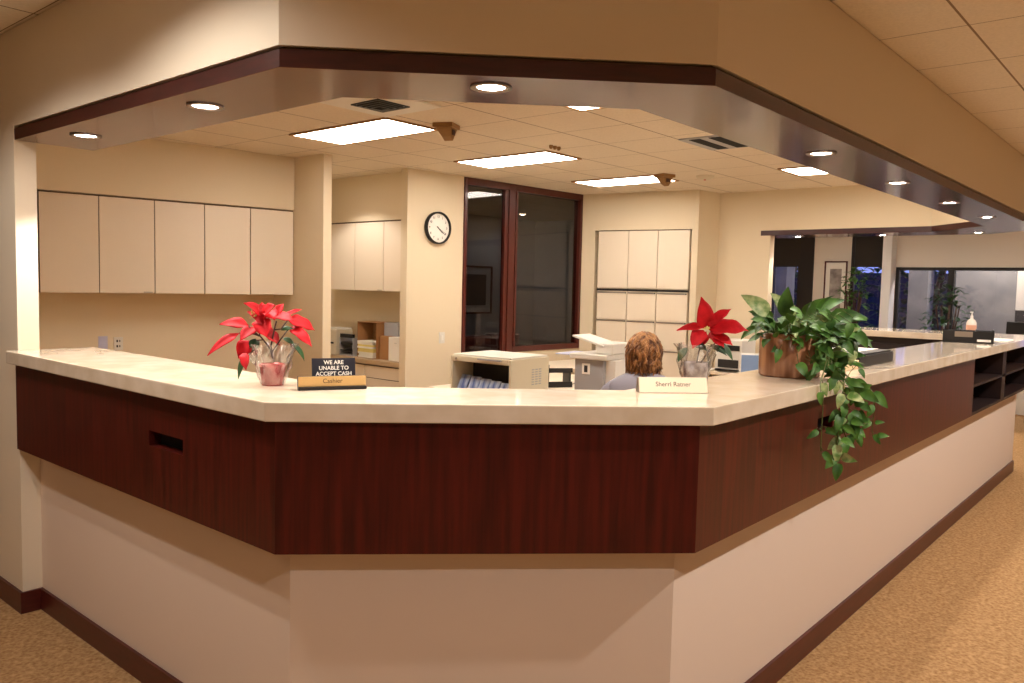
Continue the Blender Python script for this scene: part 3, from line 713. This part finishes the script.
# low printer on the right side counter, closed screen and papers
t = thing('desktop_printer','white printer with dark slot on the low counter behind the right poinsettia','printer',(8.50,3.96,.721),-PI/2)
part('body', MB().box(-.16,.16,-.17,.18,0,.36), WHITE, t, bevel=.012); part('control_panel', MB().box(-.13,.13,-.176,-.1702,.24,.30), BLACK, t); part('paper_slot', MB().box(-.12,.12,-.176,-.1702,.05,.14), SHADE, t); part('output_tray', MB().box(-.13,.13,-.22,-.1701,.02,.035), BLACK, t)
tag(part('papers', MB().box(8.30,8.50,4.15,4.31,.7205,.735), PAPER),'loose white papers left of the white printer','papers')
desk('inner_desk','cream desk along the inside of the right counter',4.1,6.2,1.62,2.28)
t = thing('computer_monitor','small blue grey monitor standing left of the leafy planter','monitor',(4.79,2.08,DZ+.001),math.radians(-52))
part('base', MB().box(-.1,.1,-.07,.07,0,.012), LGREY, t, bevel=.003); part('stand', MB().box(-.02,.02,.0,.02,.012,.38), LGREY, t); part('bezel', MB().box(-.115,.115,-.02,-.0005,.28,.50), WHITE, t, bevel=.004); part('screen', MB().box(-.106,.106,-.0225,-.0201,.29,.49), BLUES, t)

# ------------------------------------------------------------------ seated person
px,py = 4.40,2.66
ps = thing('person','person with short auburn hair in a grey top seated with back to counter','person',(px,py,0),math.radians(31))
def skin(name, pts, edges, m, parent, root=0, sub=2):
    me = bpy.data.meshes.new(name); me.from_pydata([p[0] for p in pts], edges, []); me.materials.append(m)
    o = link(bpy.data.objects.new(name, me)); o.parent = parent
    sk = o.modifiers.new('Skin','SKIN'); sk.use_smooth_shade = True
    for i,p in enumerate(pts):
        r = p[1]; me.skin_vertices[0].data[i].radius = r if isinstance(r,tuple) else (r,r)
        me.skin_vertices[0].data[i].use_root = (i == root)
    md = o.modifiers.new('Sub','SUBSURF'); md.levels = sub; md.render_levels = sub
    return o
# local frame: person faces +x, y is their left
B = [((0,0,.54),(.13,.15)),((.0,0,.70),(.12,.13)),((.0,0,.86),(.12,.15)),((.01,0,.98),(.10,.10)),((.02,0,1.05),(.055,.055)),((.035,0,1.13),(.055,.055)),((.05,0,1.19),(.075,.07)),((.055,0,1.27),(.08,.072)),((.05,0,1.315),(.05,.05)),
     ((.135,0,1.19),(.014,.014)),((.12,0,1.14),(.03,.03))]
E_ = [(0,1),(1,2),(2,3),(3,4),(4,5),(5,6),(6,7),(7,8),(7,9),(6,10)]
for s in (-1,1):
    n = len(B)
    B += [((.0,s*.20,1.0),(.055,.055)),((.06,s*.25,.82),(.045,.045)),((.26,s*.17,.775),(.034,.034)),((.34,s*.14,.775),(.02,.028)),((.40,s*.125,.772),(.016,.032))]
    E_ += [(3,n),(n,n+1),(n+1,n+2),(n+2,n+3),(n+3,n+4)]
    for k,(dy,L) in enumerate(((-.024,.062),(-.008,.075),(.008,.07),(.024,.055))):
        q = len(B); B += [((.42,s*(.125+dy),.772),.0085),((.42+L*.5,s*(.125+dy*1.2),.776),.0080),((.42+L,s*(.125+dy*1.3),.764),.0068)]
        E_ += [(n+4,q),(q,q+1),(q+1,q+2)]
    q = len(B); B += [((.385,s*.085,.770),.010),((.415,s*.068,.765),.008)]; E_ += [(n+3,q),(q,q+1)]
    n = len(B)
    B += [((.10,s*.10,.54),(.085,.085)),((.42,s*.12,.54),(.062,.062)),((.44,s*.12,.30),(.052,.052)),((.43,s*.12,.09),(.035,.035)),((.47,s*.12,.045),(.035,.03)),((.56,s*.13,.03),(.025,.038))]
    E_ += [(0,n)]+[(n+i,n+i+1) for i in range(5)]
skin('body', B, E_, SKIN, ps)
sh = MB(); rings = [(.55,.15,.19,0),(.70,.135,.165,0),(.84,.135,.185,0),(.93,.135,.212,0),(.99,.125,.232,0),(1.035,.108,.215,0),(1.066,.092,.165,.004),(1.09,.078,.105,.01),(1.105,.068,.074,.016),(1.115,.062,.064,.02)]
vs=[];fs=[]
for z,rx_,ry_,cx_ in rings:
    for k in range(32):
        a=2*PI*k/32; ca,sa=math.cos(a),math.sin(a)
        fold=1+.012*math.sin(5*a+z*40)
        vs.append((cx_+rx_*abs(ca)**.85*(1 if ca>0 else -1)*fold, ry_*abs(sa)**.85*(1 if sa>0 else -1)*fold, z))
for i in range(len(rings)-1):
    for k in range(32): fs.append((i*32+k,i*32+(k+1)%32,(i+1)*32+(k+1)%32,(i+1)*32+k))
sh.add(vs,fs,True)
for s in (-1,1):
    sh.tube([(0,s*.13,1.0),(0,s*.19,.985),(.015,s*.232,.94),(.04,s*.255,.88),(.08,s*.262,.82),(.15,s*.24,.79),(.24,s*.195,.785),(.37,s*.14,.778)],.068,16,.038)
part('grey_top', sh, SHIRT, ps, sub=1)
T_ = [((0,0,.55),(.14,.165))]; TE = []
for s in (-1,1):
    n = len(T_); T_ += [((.10,s*.10,.545),(.095,.095)),((.42,s*.12,.545),(.072,.072)),((.44,s*.12,.30),(.066,.066)),((.43,s*.12,.12),(.055,.055))]; TE += [(0,n),(n,n+1),(n+1,n+2),(n+2,n+3)]
skin('trousers', T_, TE, TROU, ps)
for s in (-1,1):
    part('shoe', MB().box(.40,.60,s*.125-.045,s*.125+.045,.0,.06), BLACK, ps, bevel=.025)
    part('eye', MB().lathe([(.0001,-.011),(.008,-.008),(.011,0),(.008,.008),(.0001,.011)],c=(.122,s*.030,1.225),n=12), PAPER, ps)
    part('ear', MB().lathe([(.0001,-.03),(.012,-.02),(.015,0),(.010,.02),(.0001,.028)],c=(.045,s*.083,1.20),n=10), SKIN, ps)
part('mouth', MB().box(.133,.139,-.02,.02,1.148,1.155), RED, ps, bevel=.002)
# hair: shell plus overlapping locks
hr = MB(); rnd = random.Random(11)
hc = Vector((.035,0,1.225)); HX,HY,HZ = .108,.101,.122
vs=[];fs=[];nu,nv=36,20
for j in range(nv+1):
    th = PI*j/nv*.80
    for i in range(nu):
        ph = 2*PI*i/nu; front = max(0,math.cos(ph))
        tt = th*(1-.42*front)
        rr = 1+.03*math.sin(9*ph+j)+.02*math.sin(17*ph)
        z = HZ*math.cos(tt); 
        if tt > PI/2: z = -HZ*1.0*(tt-PI/2)/(PI*.3)
        r2 = math.sin(min(tt,PI*.56))
        vs.append(tuple(hc+Vector((HX*rr*r2*math.cos(ph),HY*rr*r2*math.sin(ph),z))))
for j in range(nv):
    for i in range(nu): fs.append((j*nu+i,(j+1)*nu+i,(j+1)*nu+(i+1)%nu,j*nu+(i+1)%nu))
hr.add(vs,fs,True)
for k in range(420):
    ph = rnd.uniform(.22*PI,1.78*PI); t0 = rnd.uniform(.02,.76); L = rnd.uniform(.16,.42)
    pts = []; lj = rnd.uniform(.99,1.10)
    for q in range(5):
        tt = (t0+L*q/4)*PI*.8+.03; sw = ph+.22*math.sin(q*.9+k)+.05*q*(1 if k%2 else -1); lift = lj+.05*math.sin(PI*q/4)+(.16*rnd.random() if q==4 else 0)
        z = HZ*math.cos(tt) if tt < PI/2 else -HZ*(tt-PI/2)/(PI*.27)
        r2 = math.sin(min(tt,PI*.56)); pts.append(hc+Vector((HX*lift*r2*math.cos(sw),HY*lift*r2*math.sin(sw),z*1.03)))
    hr.tube(pts,rnd.uniform(.006,.011),5,.001)
part('hair', hr, HAIR, ps)
# task chair under the person
t = thing('task_chair','low backed office chair under the seated person','chair',(px,py,0),math.radians(31))
part('seat', MB().box(-.22,.24,-.23,.23,.37,.425), TROU, t, bevel=.02); part('backrest', MB().box(-.27,-.235,-.2,.2,.52,.86), TROU, t, bevel=.015)
part('back_post', MB().box(-.262,-.245,-.02,.02,.38,.52), BLACK, t); part('gas_column', MB().lathe([(.025,.08),(.025,.3699)],n=12), BLACK, t)
bs = MB()
for k in range(5):
    a = 2*PI*k/5; bs.tube([(0,0,.09),(.26*math.cos(a),.26*math.sin(a),.06)],.018,6)
part('star_base', bs, BLACK, t)
for k in range(5):
    a = 2*PI*k/5; part('caster', MB().lathe([(.0001,0),(.022,.005),(.028,.028),(.022,.05),(.0001,.055)],c=(.26*math.cos(a),.26*math.sin(a),0),n=10), BLACK, t)

# ------------------------------------------------------------------ signs on the counter
def frame_at(x,y,rz): return (x,y,CT+.0006), rz
# cashier nameplate (faces the viewer along local -y)
rz1 = math.atan2(2.126-2.226, 1.737-1.537)-.0
t = thing('nameplate','brass Cashier nameplate on a black base at left','nameplate',((1.537+1.737)/2,(2.226+2.126)/2,CT+.0006),rz1)
part('base', MB().box(-.112,.112,-.012,.02,0,.010), BLACK, t, bevel=.001)
tilt = Matrix.Rotation(math.radians(-14),3,'X')
part('holder', MB().prism([(-.112,.004),(.112,.004),(.112,.016),(-.112,.016)],.010,.044), DARKW, t)
pl_ = part('plate', MB().box(-.111,.111,-.0015,.0015,.011,.044), GOLD, t); pl_.location=(0,0,0)
text('lettering','Cashier',.021,INK,t,(0,-.0018,.028),(PI/2,0,0),.0003)
t = thing('cash_notice','tilted navy notice WE ARE UNABLE TO ACCEPT CASH behind the Cashier plate','sign',(1.668,2.205,CT+.0006),rz1)
rx = Matrix.Rotation(math.radians(-12),4,'X')
sg = link(bpy.data.objects.new('notice_panel', None)); bpy.data.objects.remove(sg)
pn = part('panel', MB().box(-.073,.073,-.0015,.0015,.0,.098), SIGN, t, bevel=.0005); pn.rotation_euler=(math.radians(-10),0,0); pn.location=(0,.01,0.001)
for k,(s_,z) in enumerate((('WE ARE',.083),('UNABLE TO',.064),('ACCEPT CASH',.045))):
    text('lettering',s_,.0185,PALETEXT,pn,(0,-.0017,z),(PI/2,0,0),.0002,bold=.0004)
part('foot', MB().box(-.073,.073,-.002,.045,0,.003), SIGN, t)
# name plate at right
rz2 = math.atan2(1.29-1.457, 2.567-2.386)
t = thing('nameplate','brass nameplate coloured bright for its reflected light at right corner in front of the poinsettia','nameplate',((2.386+2.567)/2,(1.29+1.457)/2+.006,CT+.0006),rz2)
GOLDLIT = mat('brass_plate_lit',(255,236,208),.35,metal=.2)  # brass lightened to put the plate's reflected light into its colour
part('holder', MB().add([(-.122,-.014,0),(.122,-.014,0),(.122,.03,0),(-.122,.03,0),(-.122,.004,.05),(.122,.004,.05),(.122,.016,.05),(-.122,.016,.05)],
    [(0,3,2,1),(0,1,5,4),(1,2,6,5),(2,3,7,6),(3,0,4,7),(4,5,6,7)]), STEEL, t)
pl2 = part('plate', MB().box(-.121,.121,-.001,.001,.0,.054), GOLDLIT, t); pl2.location=(0,-.0155,.001); pl2.rotation_euler=(math.radians(-18),0,0)
text('lettering','Sherri Ratner',.023,INK,pl2,(0,-.0012,.029),(PI/2,0,0),.0002)

# ------------------------------------------------------------------ poinsettias
V = Vector
def plane_pt(c, view, u_, w_, dz):   # centre + right*u + up*w + depth*dz
    f_ = V(view).normalized(); r_ = V((f_.y,-f_.x,0)).normalized()
    return V(c)+r_*u_+V((0,0,1))*w_+f_*dz
def poinsettia(label, bx, by, scale, c0, bracts, leaves, stems, topz, flare, potm):
    t = thing('poinsettia', label, 'plant', (bx,by,CT+.0008)); B0 = V((bx,by,CT+.0008)); view = V((bx,by,0)).normalized()
    rp,rt,hp = .036*scale,.044*scale,.072*scale
    part('pot', MB().lathe([(.0001,0),(rp,0),(rt,hp),(rt-.004,hp),(rt-.006,hp-.012),(.0001,hp-.012)],n=26,wob=lambda a,z:.03*math.sin(9*a+z*90)), potm, t)
    part('soil', MB().lathe([(rt-.007,hp-.010),(.0001,hp-.004)],n=20), SOIL, t)
    rr = random.Random(int(bx*100)); ph = [rr.uniform(0,6.28) for _ in range(4)]
    wob = lambda a,z: (.11*math.sin(5*a+ph[0]+z*40)+.10*math.sin(11*a+ph[1]-z*60)+.07*math.sin(17*a+ph[2]+z*90))*min(1,z/hp*1.2+.1)
    prof = [(rp+.003,.003),(rt+.004,hp*.5),(rt+.008,hp*.85)]+[(rt+.008+(flare-rt-.008)*q/6, hp*.85+(topz-hp*.85)*q/6) for q in range(1,7)]
    part('cellophane_wrap', MB().lathe(prof,n=60,wob=wob), CELLO, t)
    R_ = MB()
    def pos(u_,w_,dz): return plane_pt(V((0,0,0)),view,u_,w_,dz)
    for (u0,w0,u1,w1,wd_,d0,d1) in bracts:
        R_.leaf(pos(u0,w0,d0),pos(u1,w1,d1),(-view*.8+V((0,0,.75))),wd_,'bract',droop=.12,fold=.22,wave=.05,nseg=10)
    part('bracts', R_, RED, t, solid=.0008)
    G_ = MB()
    for (u0,w0,u1,w1,wd_,d0,d1) in leaves:
        G_.leaf(pos(u0,w0,d0),pos(u1,w1,d1),(-view*.7+V((0,0,.75))),wd_,'ovate',droop=.15,nseg=8)
    part('leaves', G_, LEAFD, t, solid=.0008)
    ST = MB()
    for s in stems: ST.tube([pos(*q) for q in s],.0028,6)
    part('stems', ST, DRED, t)
    C_ = MB()
    for k in range(7): C_.lathe([(.0001,-.004),(.004,0),(.0001,.005)],c=tuple(pos(c0[0]+rr.uniform(-.012,.012),c0[1]+rr.uniform(-.01,.01),-.03)),n=8)
    part('flower_centre', C_, YEL, t)
# left plant. u,w in metres from the pot base centre, scaled from image pixels across and up
k_ = .00352; U0 = 508; W0 = 622   # size of one image pixel at the plant, in metres; points are enlarged image pixels
def g(x,y): return ((x-U0)*k_/6.83*.97+.009, (W0-y)*k_/6.83*.955)
LB = [((410,140),(315,50),.035),((430,150),(500,62),.042),((450,185),(330,110),.04),((335,215),(145,200),.036),((370,225),(283,302),.036),((275,265),(74,404),.026),
      ((400,165),(450,280),.05),((425,250),(548,350),.048),((500,150),(560,58),.026),((510,150),(620,165),.035),((560,150),(682,92),.014),((585,168),(778,240),.042),((605,222),(745,340),.034),
      ((345,318),(265,440),.046),((300,400),(320,505),.026),((460,120),(500,160),.04),((385,90),(470,130),.04)]
bracts = []
rq = random.Random(4)
for a_,b2,w_ in LB:
    ua,wa = g(*a_); ub,wb = g(*b2); bracts.append((ua,wa,ub,wb,w_*1.35,rq.uniform(-.02,.02),rq.uniform(-.07,.05)))
leaves = []
for a_,b2,w_ in (((310,410),(265,580),.018),((555,300),(640,350),.022),((610,330),(712,465),.02),((545,243),(630,228),.02),((405,320),(335,405),.034),((380,300),(350,380),.03)):
    ua,wa = g(*a_); ub,wb = g(*b2); leaves.append((ua,wa,ub,wb,w_,rq.uniform(-.02,.02),rq.uniform(-.04,.05)))
stems = []
for s in (((490,440),(475,370),(405,280),(400,200)),((490,440),(480,350),(500,240),(515,180)),((480,380),(430,310),(350,318)),((485,400),(540,310),(600,225)),((405,285),(370,270),(275,265)),((500,240),(545,235),(590,170)),((400,280),(350,240),(335,215))):
    stems.append([(g(*q)[0],g(*q)[1],0) for q in s])
poinsettia('red poinsettia in clear wrap and red pot at left by the Cashier plate',1.555,2.40,1.0,(-.06,.24),bracts,leaves,stems,.142,.078,REDPOT)
# right plant
def g2(x,y): return ((x-120)*.00385/6.208, (560-y)*.00385/6.208)  # enlarged image pixels to metres, as for the left plant
RB = [((175,225),(145,32),.075),((185,210),(318,92),.05),((165,215),(-2,232),.04),((190,225),(422,215),.085),((200,240),(285,325),.06),((160,230),(98,340),.066),((210,250),(338,312),.045),((175,240),(150,330),.05)]
bracts=[]
for a_,b2,w_ in RB:
    ua,wa = g2(*a_); ub,wb = g2(*b2); bracts.append((ua,wa,ub,wb,w_,rq.uniform(-.015,.01),rq.uniform(-.05,.03)))
leaves=[]
for a_,b2,w_ in (((240,300),(350,410),.03),((100,330),(190,350),.03),((70,340),(12,430),.032),((200,330),(310,380),.028),((180,330),(140,350),.03)):
    ua,wa = g2(*a_); ub,wb = g2(*b2); leaves.append((ua,wa,ub,wb,w_,rq.uniform(-.02,.02),rq.uniform(-.04,.04)))
stems=[[(*g2(120,480),0),(*g2(140,360),0),(*g2(178,240),0)],[(*g2(125,480),0),(*g2(190,370),0),(*g2(240,300),0)]]
poinsettia('red poinsettia in clear wrap behind the right brass nameplate',2.80,1.465,1.12,(.035,.21),bracts,leaves,stems,.15,.072,mat('mottled_foil_pot',(84,48,46),.3,noise=((176,160,152),24,4)))

# ------------------------------------------------------------------ pothos in the round planter
PX,PY = 3.385,1.33
t = thing('potted_pothos','trailing green pothos in a round wood grain planter','plant',(PX,PY,CT+.0008))
part('planter', MB().lathe([(.0001,0),(.122,0),(.126,.006),(.126,.178),(.122,.182),(.117,.178),(.117,.15),(.0001,.15)],n=48), COPPER, t)
part('soil', MB().lathe([(.1165,.152),(.06,.160),(.0001,.158)],n=24), SOIL, t)
view = V((PX,PY,0)).normalized(); right = V((view.y,-view.x,0))
def wp(px_, py_, depth=0):
    """local point: px across / py up in image pixels (1 = 4.4 mm) at the planter"""
    return right*((px_-789)*.00446) + V((0,0,(377-py_)*.00446)) + view*depth
rl = random.Random(21)
LG, LY, ST = MB(), MB(), MB()
def pl_leaf(c, d, L, mbx=None, facing=None):
    n = facing or (-view*rl.uniform(.3,1)+V((rl.uniform(-.5,.5),rl.uniform(-.5,.5),rl.uniform(.2,1))))
    (mbx or (LY if rl.random() < .11 else LG)).leaf(c, c+d.normalized()*L, n, L*rl.uniform(.46,.62), 'heart', droop=.14, fold=.18, nseg=7)
# named big leaves (base px, tip px)
for a_,b2,dp in (((785,320),(784,290),-.02),((768,318),(741,299),-.05),((772,322),(748,316),.0),((790,322),(768,296),.02),((800,318),(806,305),-.06),((812,315),(826,297),-.03),((800,322),(838,300),.02),
                 ((760,332),(742,344),-.04),((775,330),(751,322),-.06),((822,322),(858,318),-.05),((815,330),(850,340),-.07),((830,330),(864,346),-.05),((820,340),(812,362),-.1),
                 ((780,350),(777,364),-.15),((797,362),(806,376),-.15),((812,368),(803,382),-.15),((775,335),(790,322),-.1),((790,335),(815,326),-.1),((788,312),(800,318),-.11),((826,345),(845,360),-.1),((838,348),(862,338),-.02)):
    p0,p1 = wp(*a_,dp), wp(*b2,dp-.02); ST.tube([wp((a_[0]+789)/2,340,dp*.5),p0],.0016,5); pl_leaf(p0,p1-p0,(p1-p0).length*.92)
for k in range(140):
    a = rl.uniform(0,2*PI); r = .03+.125*math.sqrt(rl.random())
    c = V((r*math.cos(a),r*math.sin(a),rl.uniform(.155,.25)-.25*max(0,r-.13)))
    if rl.random()<.45: c += right*rl.uniform(0,.15)+V((0,0,-rl.uniform(0,.05)))
    d_ = V((math.cos(a),math.sin(a),rl.uniform(-.6,.6)))+right*.3
    ST.tube([V((c.x*.3,c.y*.3,.16)),c*.7+V((0,0,.07)),c],.0014,5)
    pl_leaf(c,d_,rl.uniform(.045,.08))
# vines over the right side onto the counter and down the front
def vine(pts, leaves, r=.0022):
    P_ = [V(p) for p in pts]; ST.tube(P_, r, 6)
    for (i,f_,L,dx,dz) in leaves:
        c = P_[i].lerp(P_[min(i+1,len(P_)-1)],f_); d_ = right*dx+V((0,0,dz))-view*.25
        e_ = c+d_.normalized()*.018-view*.01; ST.tube([c,e_],.0013,5); pl_leaf(e_,d_,L,facing=(-view*1.0+V((rl.uniform(-.5,.5),rl.uniform(-.3,.3),rl.uniform(-.1,.6)))))
def fr_(px_,py_,y=1.085):   # point hanging in front of the counter edge, in the same image pixels
    x_ = 2.991+(px_-812)*.0125 if False else None
    return None
def hang(u_, z_, y=1.08):    # u along the counter (world x), z world height
    return V((u_-PX, y-PY, z_-CT))
def auto(pts, n, L=(.05,.085), bias=0):
    lv = []
    for i in range(len(pts)-1):
        for q in range(n): lv.append((i, (q+rl.random())/n, rl.uniform(*L), rl.uniform(-1,1)+bias, rl.uniform(-1.2,.2)))
    return lv
def V_(pts,n,**k): vine(pts,auto(pts,n,**k))
V_([V((-.02,-.05,.17)),V((-.05,-.14,.19)),V((-.12,-.20,.09)),hang(3.13,1.275,1.105),hang(3.10,1.20),hang(3.10,1.12),hang(3.10,1.05),hang(3.105,1.02)],1,L=(.04,.065))
for dx,zb,ye in ((.20,1.06,1.075),(.13,1.0,1.08),(.27,1.10,1.07)):
    V_([V((.05,-.05,.17)),V((.04,-.16,.20)),hang(3.2+dx*.6,1.33,1.13),hang(3.19+dx,1.26,1.08),hang(3.2+dx,1.19,ye),hang(3.17+dx,1.12,ye),hang(3.15+dx,zb,ye),hang(3.2+dx,zb-.05,ye)],3,L=(.04,.075))
vine([hang(3.42,1.22),hang(3.55,1.245,1.07),hang(3.66,1.20,1.06),hang(3.72,1.12,1.07),hang(3.73,1.04,1.08),hang(3.78,.99,1.09)],[(0,.5,.08,1,-.6),(1,.6,.085,.8,-.8),(2,.5,.06,-.4,-1),(3,.5,.055,-.6,-.6),(4,.4,.05,.3,-.5),(4,.9,.05,1,.1)])
vine([hang(3.35,1.06),hang(3.5,1.07,1.08),hang(3.62,1.065,1.085),hang(3.75,1.055,1.09)],[(0,.5,.05,.2,-1),(2,.9,.04,1,.2)],.0016)
vine([hang(3.32,1.26),hang(3.46,1.30,1.1),hang(3.52,1.33,1.09)],[(1,.9,.045,.6,-1),(1,.4,.04,-.3,.6)],.0016)
for k in range(58):    # the mass tumbling right of the planter
    c = right*rl.uniform(.09,.26)-view*rl.uniform(.0,.16)+V((0,0,rl.uniform(-.0,.22)))
    c = c+V((0,0,.04)); pl_leaf(c, right*rl.uniform(-1,1)+V((0,0,rl.uniform(-1.2,.4)))-view*.2, rl.uniform(.045,.08)); ST.tube([c,c-right*.05+V((0,0,.035))],.0013,5)
part('leaves', LG, LEAF, t); part('pale_leaves', LY, LEAFY, t, label='variegated pale leaves'); part('vine_stems', ST, STEMM, t)

# ------------------------------------------------------------------ things on the right counter
zc = CT+.0006
t = thing('business_card_box','black flat box with papers on the right counter beyond the planter','box',(4.29,1.375,zc),0)
part('case', MB().box(-.28,.28,-.14,.14,0,.055), BLACK, t, bevel=.004); part('lid', MB().box(-.27,.27,-.13,.13,.0555,.062), BLACK, t, bevel=.002)
tag(part('note_pad', MB().box(3.80,3.99,1.23,1.40,zc,zc+.04), mat('cream_pad',(236,206,160),.6), bevel=.003),'cream block of note paper against the black flat box','note pad')
tag(part('paper_sheet', MB().box(4.22,4.52,1.30,1.48,zc+.0625,zc+.0655), PAPER),'white sheets lying on the black flat box','papers')
t = thing('desk_organizer','low black desk organizer with silver card near the far counter corner','desk organizer',(6.98,1.36,zc),math.radians(-78))
f = MB(); f.box(-.17,.17,-.11,.11,0,.008); f.box(-.17,.17,-.11,-.1,.008,.09); f.box(-.17,.17,.1,.11,.008,.09)
for xx in (-.17,-.06,.05,.16): f.box(xx,xx+.01,-.1,.1,.008,.10)
part('tray', f, BLACK, t, bevel=.002); part('silver_card', MB().box(-.09,.03,-.116,-.1101,.045,.085), STEEL, t); part('card_slots', MB().box(.06,.15,-.116,-.1101,.012,.03), PAPER, t)
t = thing('sanitizer_bottle','clear hand sanitizer pump bottle by the black organizer','bottle',(8.33,1.60,zc),0)
part('bottle', MB().lathe([(.0001,0),(.038,0),(.042,.01),(.042,.11),(.03,.135),(.014,.145),(.014,.155),(.0001,.155)],n=24), GEL, t)
part('pump', MB().lathe([(.012,.155),(.012,.175),(.005,.178),(.005,.20),(.0001,.20)],n=12).box(-.04,.012,-.008,.008,.2,.213), WHITE, t); part('label_band', MB().lathe([(.0424,.03),(.0424,.09)],n=24), SKIN, t)
tag(part('paper_sheet', MB().prism([(7.35,1.16),(7.80,1.18),(7.85,1.36),(7.40,1.34)],zc,zc+.004), PAPER),'white paper lying at the right end of the counter','papers')

# far lounge pieces past the counter end
tag(part('side_pier', MB().box(12.2,12.5,1.2,1.66,.0,.62), LIGHTW),'low white pier beyond the right end of the counter','pier')
struct('baseboard_far', MB().box(12.188,12.2,1.2,1.672,0,.104).box(12.2,12.5,1.66,1.672,0,.104), BASEW)
t = thing('far_monitor','dark monitor back beyond the right end of the counter','monitor',(11.6,1.62,0),0)
part('stand', MB().box(-.03,.03,-.03,.03,.76,.95).box(-.12,.12,-.12,.12,.7505,.76), BLACK, t); part('screen', MB().box(-.03,.02,-.3,.22,.95,1.32), BLACK, t, bevel=.01)
desk('far_desk','dark desk beyond the far end of the counter',11.2,12.1,1.0,2.0,.75,DARKW)

# ------------------------------------------------------------------ world, camera
w = bpy.data.worlds.new('dusk'); bpy.context.scene.world = w; w.use_nodes = True; nt = w.node_tree
bg = nt.nodes['Background']; tc = nt.nodes.new('ShaderNodeTexCoord'); sp = nt.nodes.new('ShaderNodeSeparateXYZ'); nt.links.new(tc.outputs['Generated'], sp.inputs[0])
r = nt.nodes.new('ShaderNodeValToRGB'); r.color_ramp.elements[0].position = .0; r.color_ramp.elements[0].color = (.30,.36,.85,1); r.color_ramp.elements[1].position = .5; r.color_ramp.elements[1].color = (.10,.16,.5,1)
nt.links.new(sp.outputs[2], r.inputs[0]); nt.links.new(r.outputs[0], bg.inputs[0]); bg.inputs[1].default_value = 1.7

f_,pi_,ro,ya = 807.,math.radians(4.0),math.radians(-1.31),math.radians(40.5)
cp,sn = math.cos(pi_),math.sin(pi_)
fwd = V((math.cos(ya)*cp,math.sin(ya)*cp,-sn)); rt_ = V((math.sin(ya),-math.cos(ya),0)); dn = fwd.cross(rt_)
r2 = rt_*math.cos(ro)+dn*math.sin(ro); d2 = dn*math.cos(ro)-rt_*math.sin(ro)
cam = bpy.data.cameras.new('camera'); co = link(bpy.data.objects.new('camera', cam))
M = Matrix((( r2.x,-d2.x,-fwd.x,0),(r2.y,-d2.y,-fwd.y,0),(r2.z,-d2.z,-fwd.z,1.63),(0,0,0,1))); co.matrix_world = M
cam.sensor_width = 36; cam.lens = f_/1024*36; cam.clip_start = .05
sc = bpy.context.scene; sc.camera = co
sc.view_settings.view_transform = 'Standard'; sc.view_settings.look = 'None'; sc.view_settings.gamma = 1; sc.view_settings.use_curve_mapping = False
sc.view_settings.exposure = 0.0
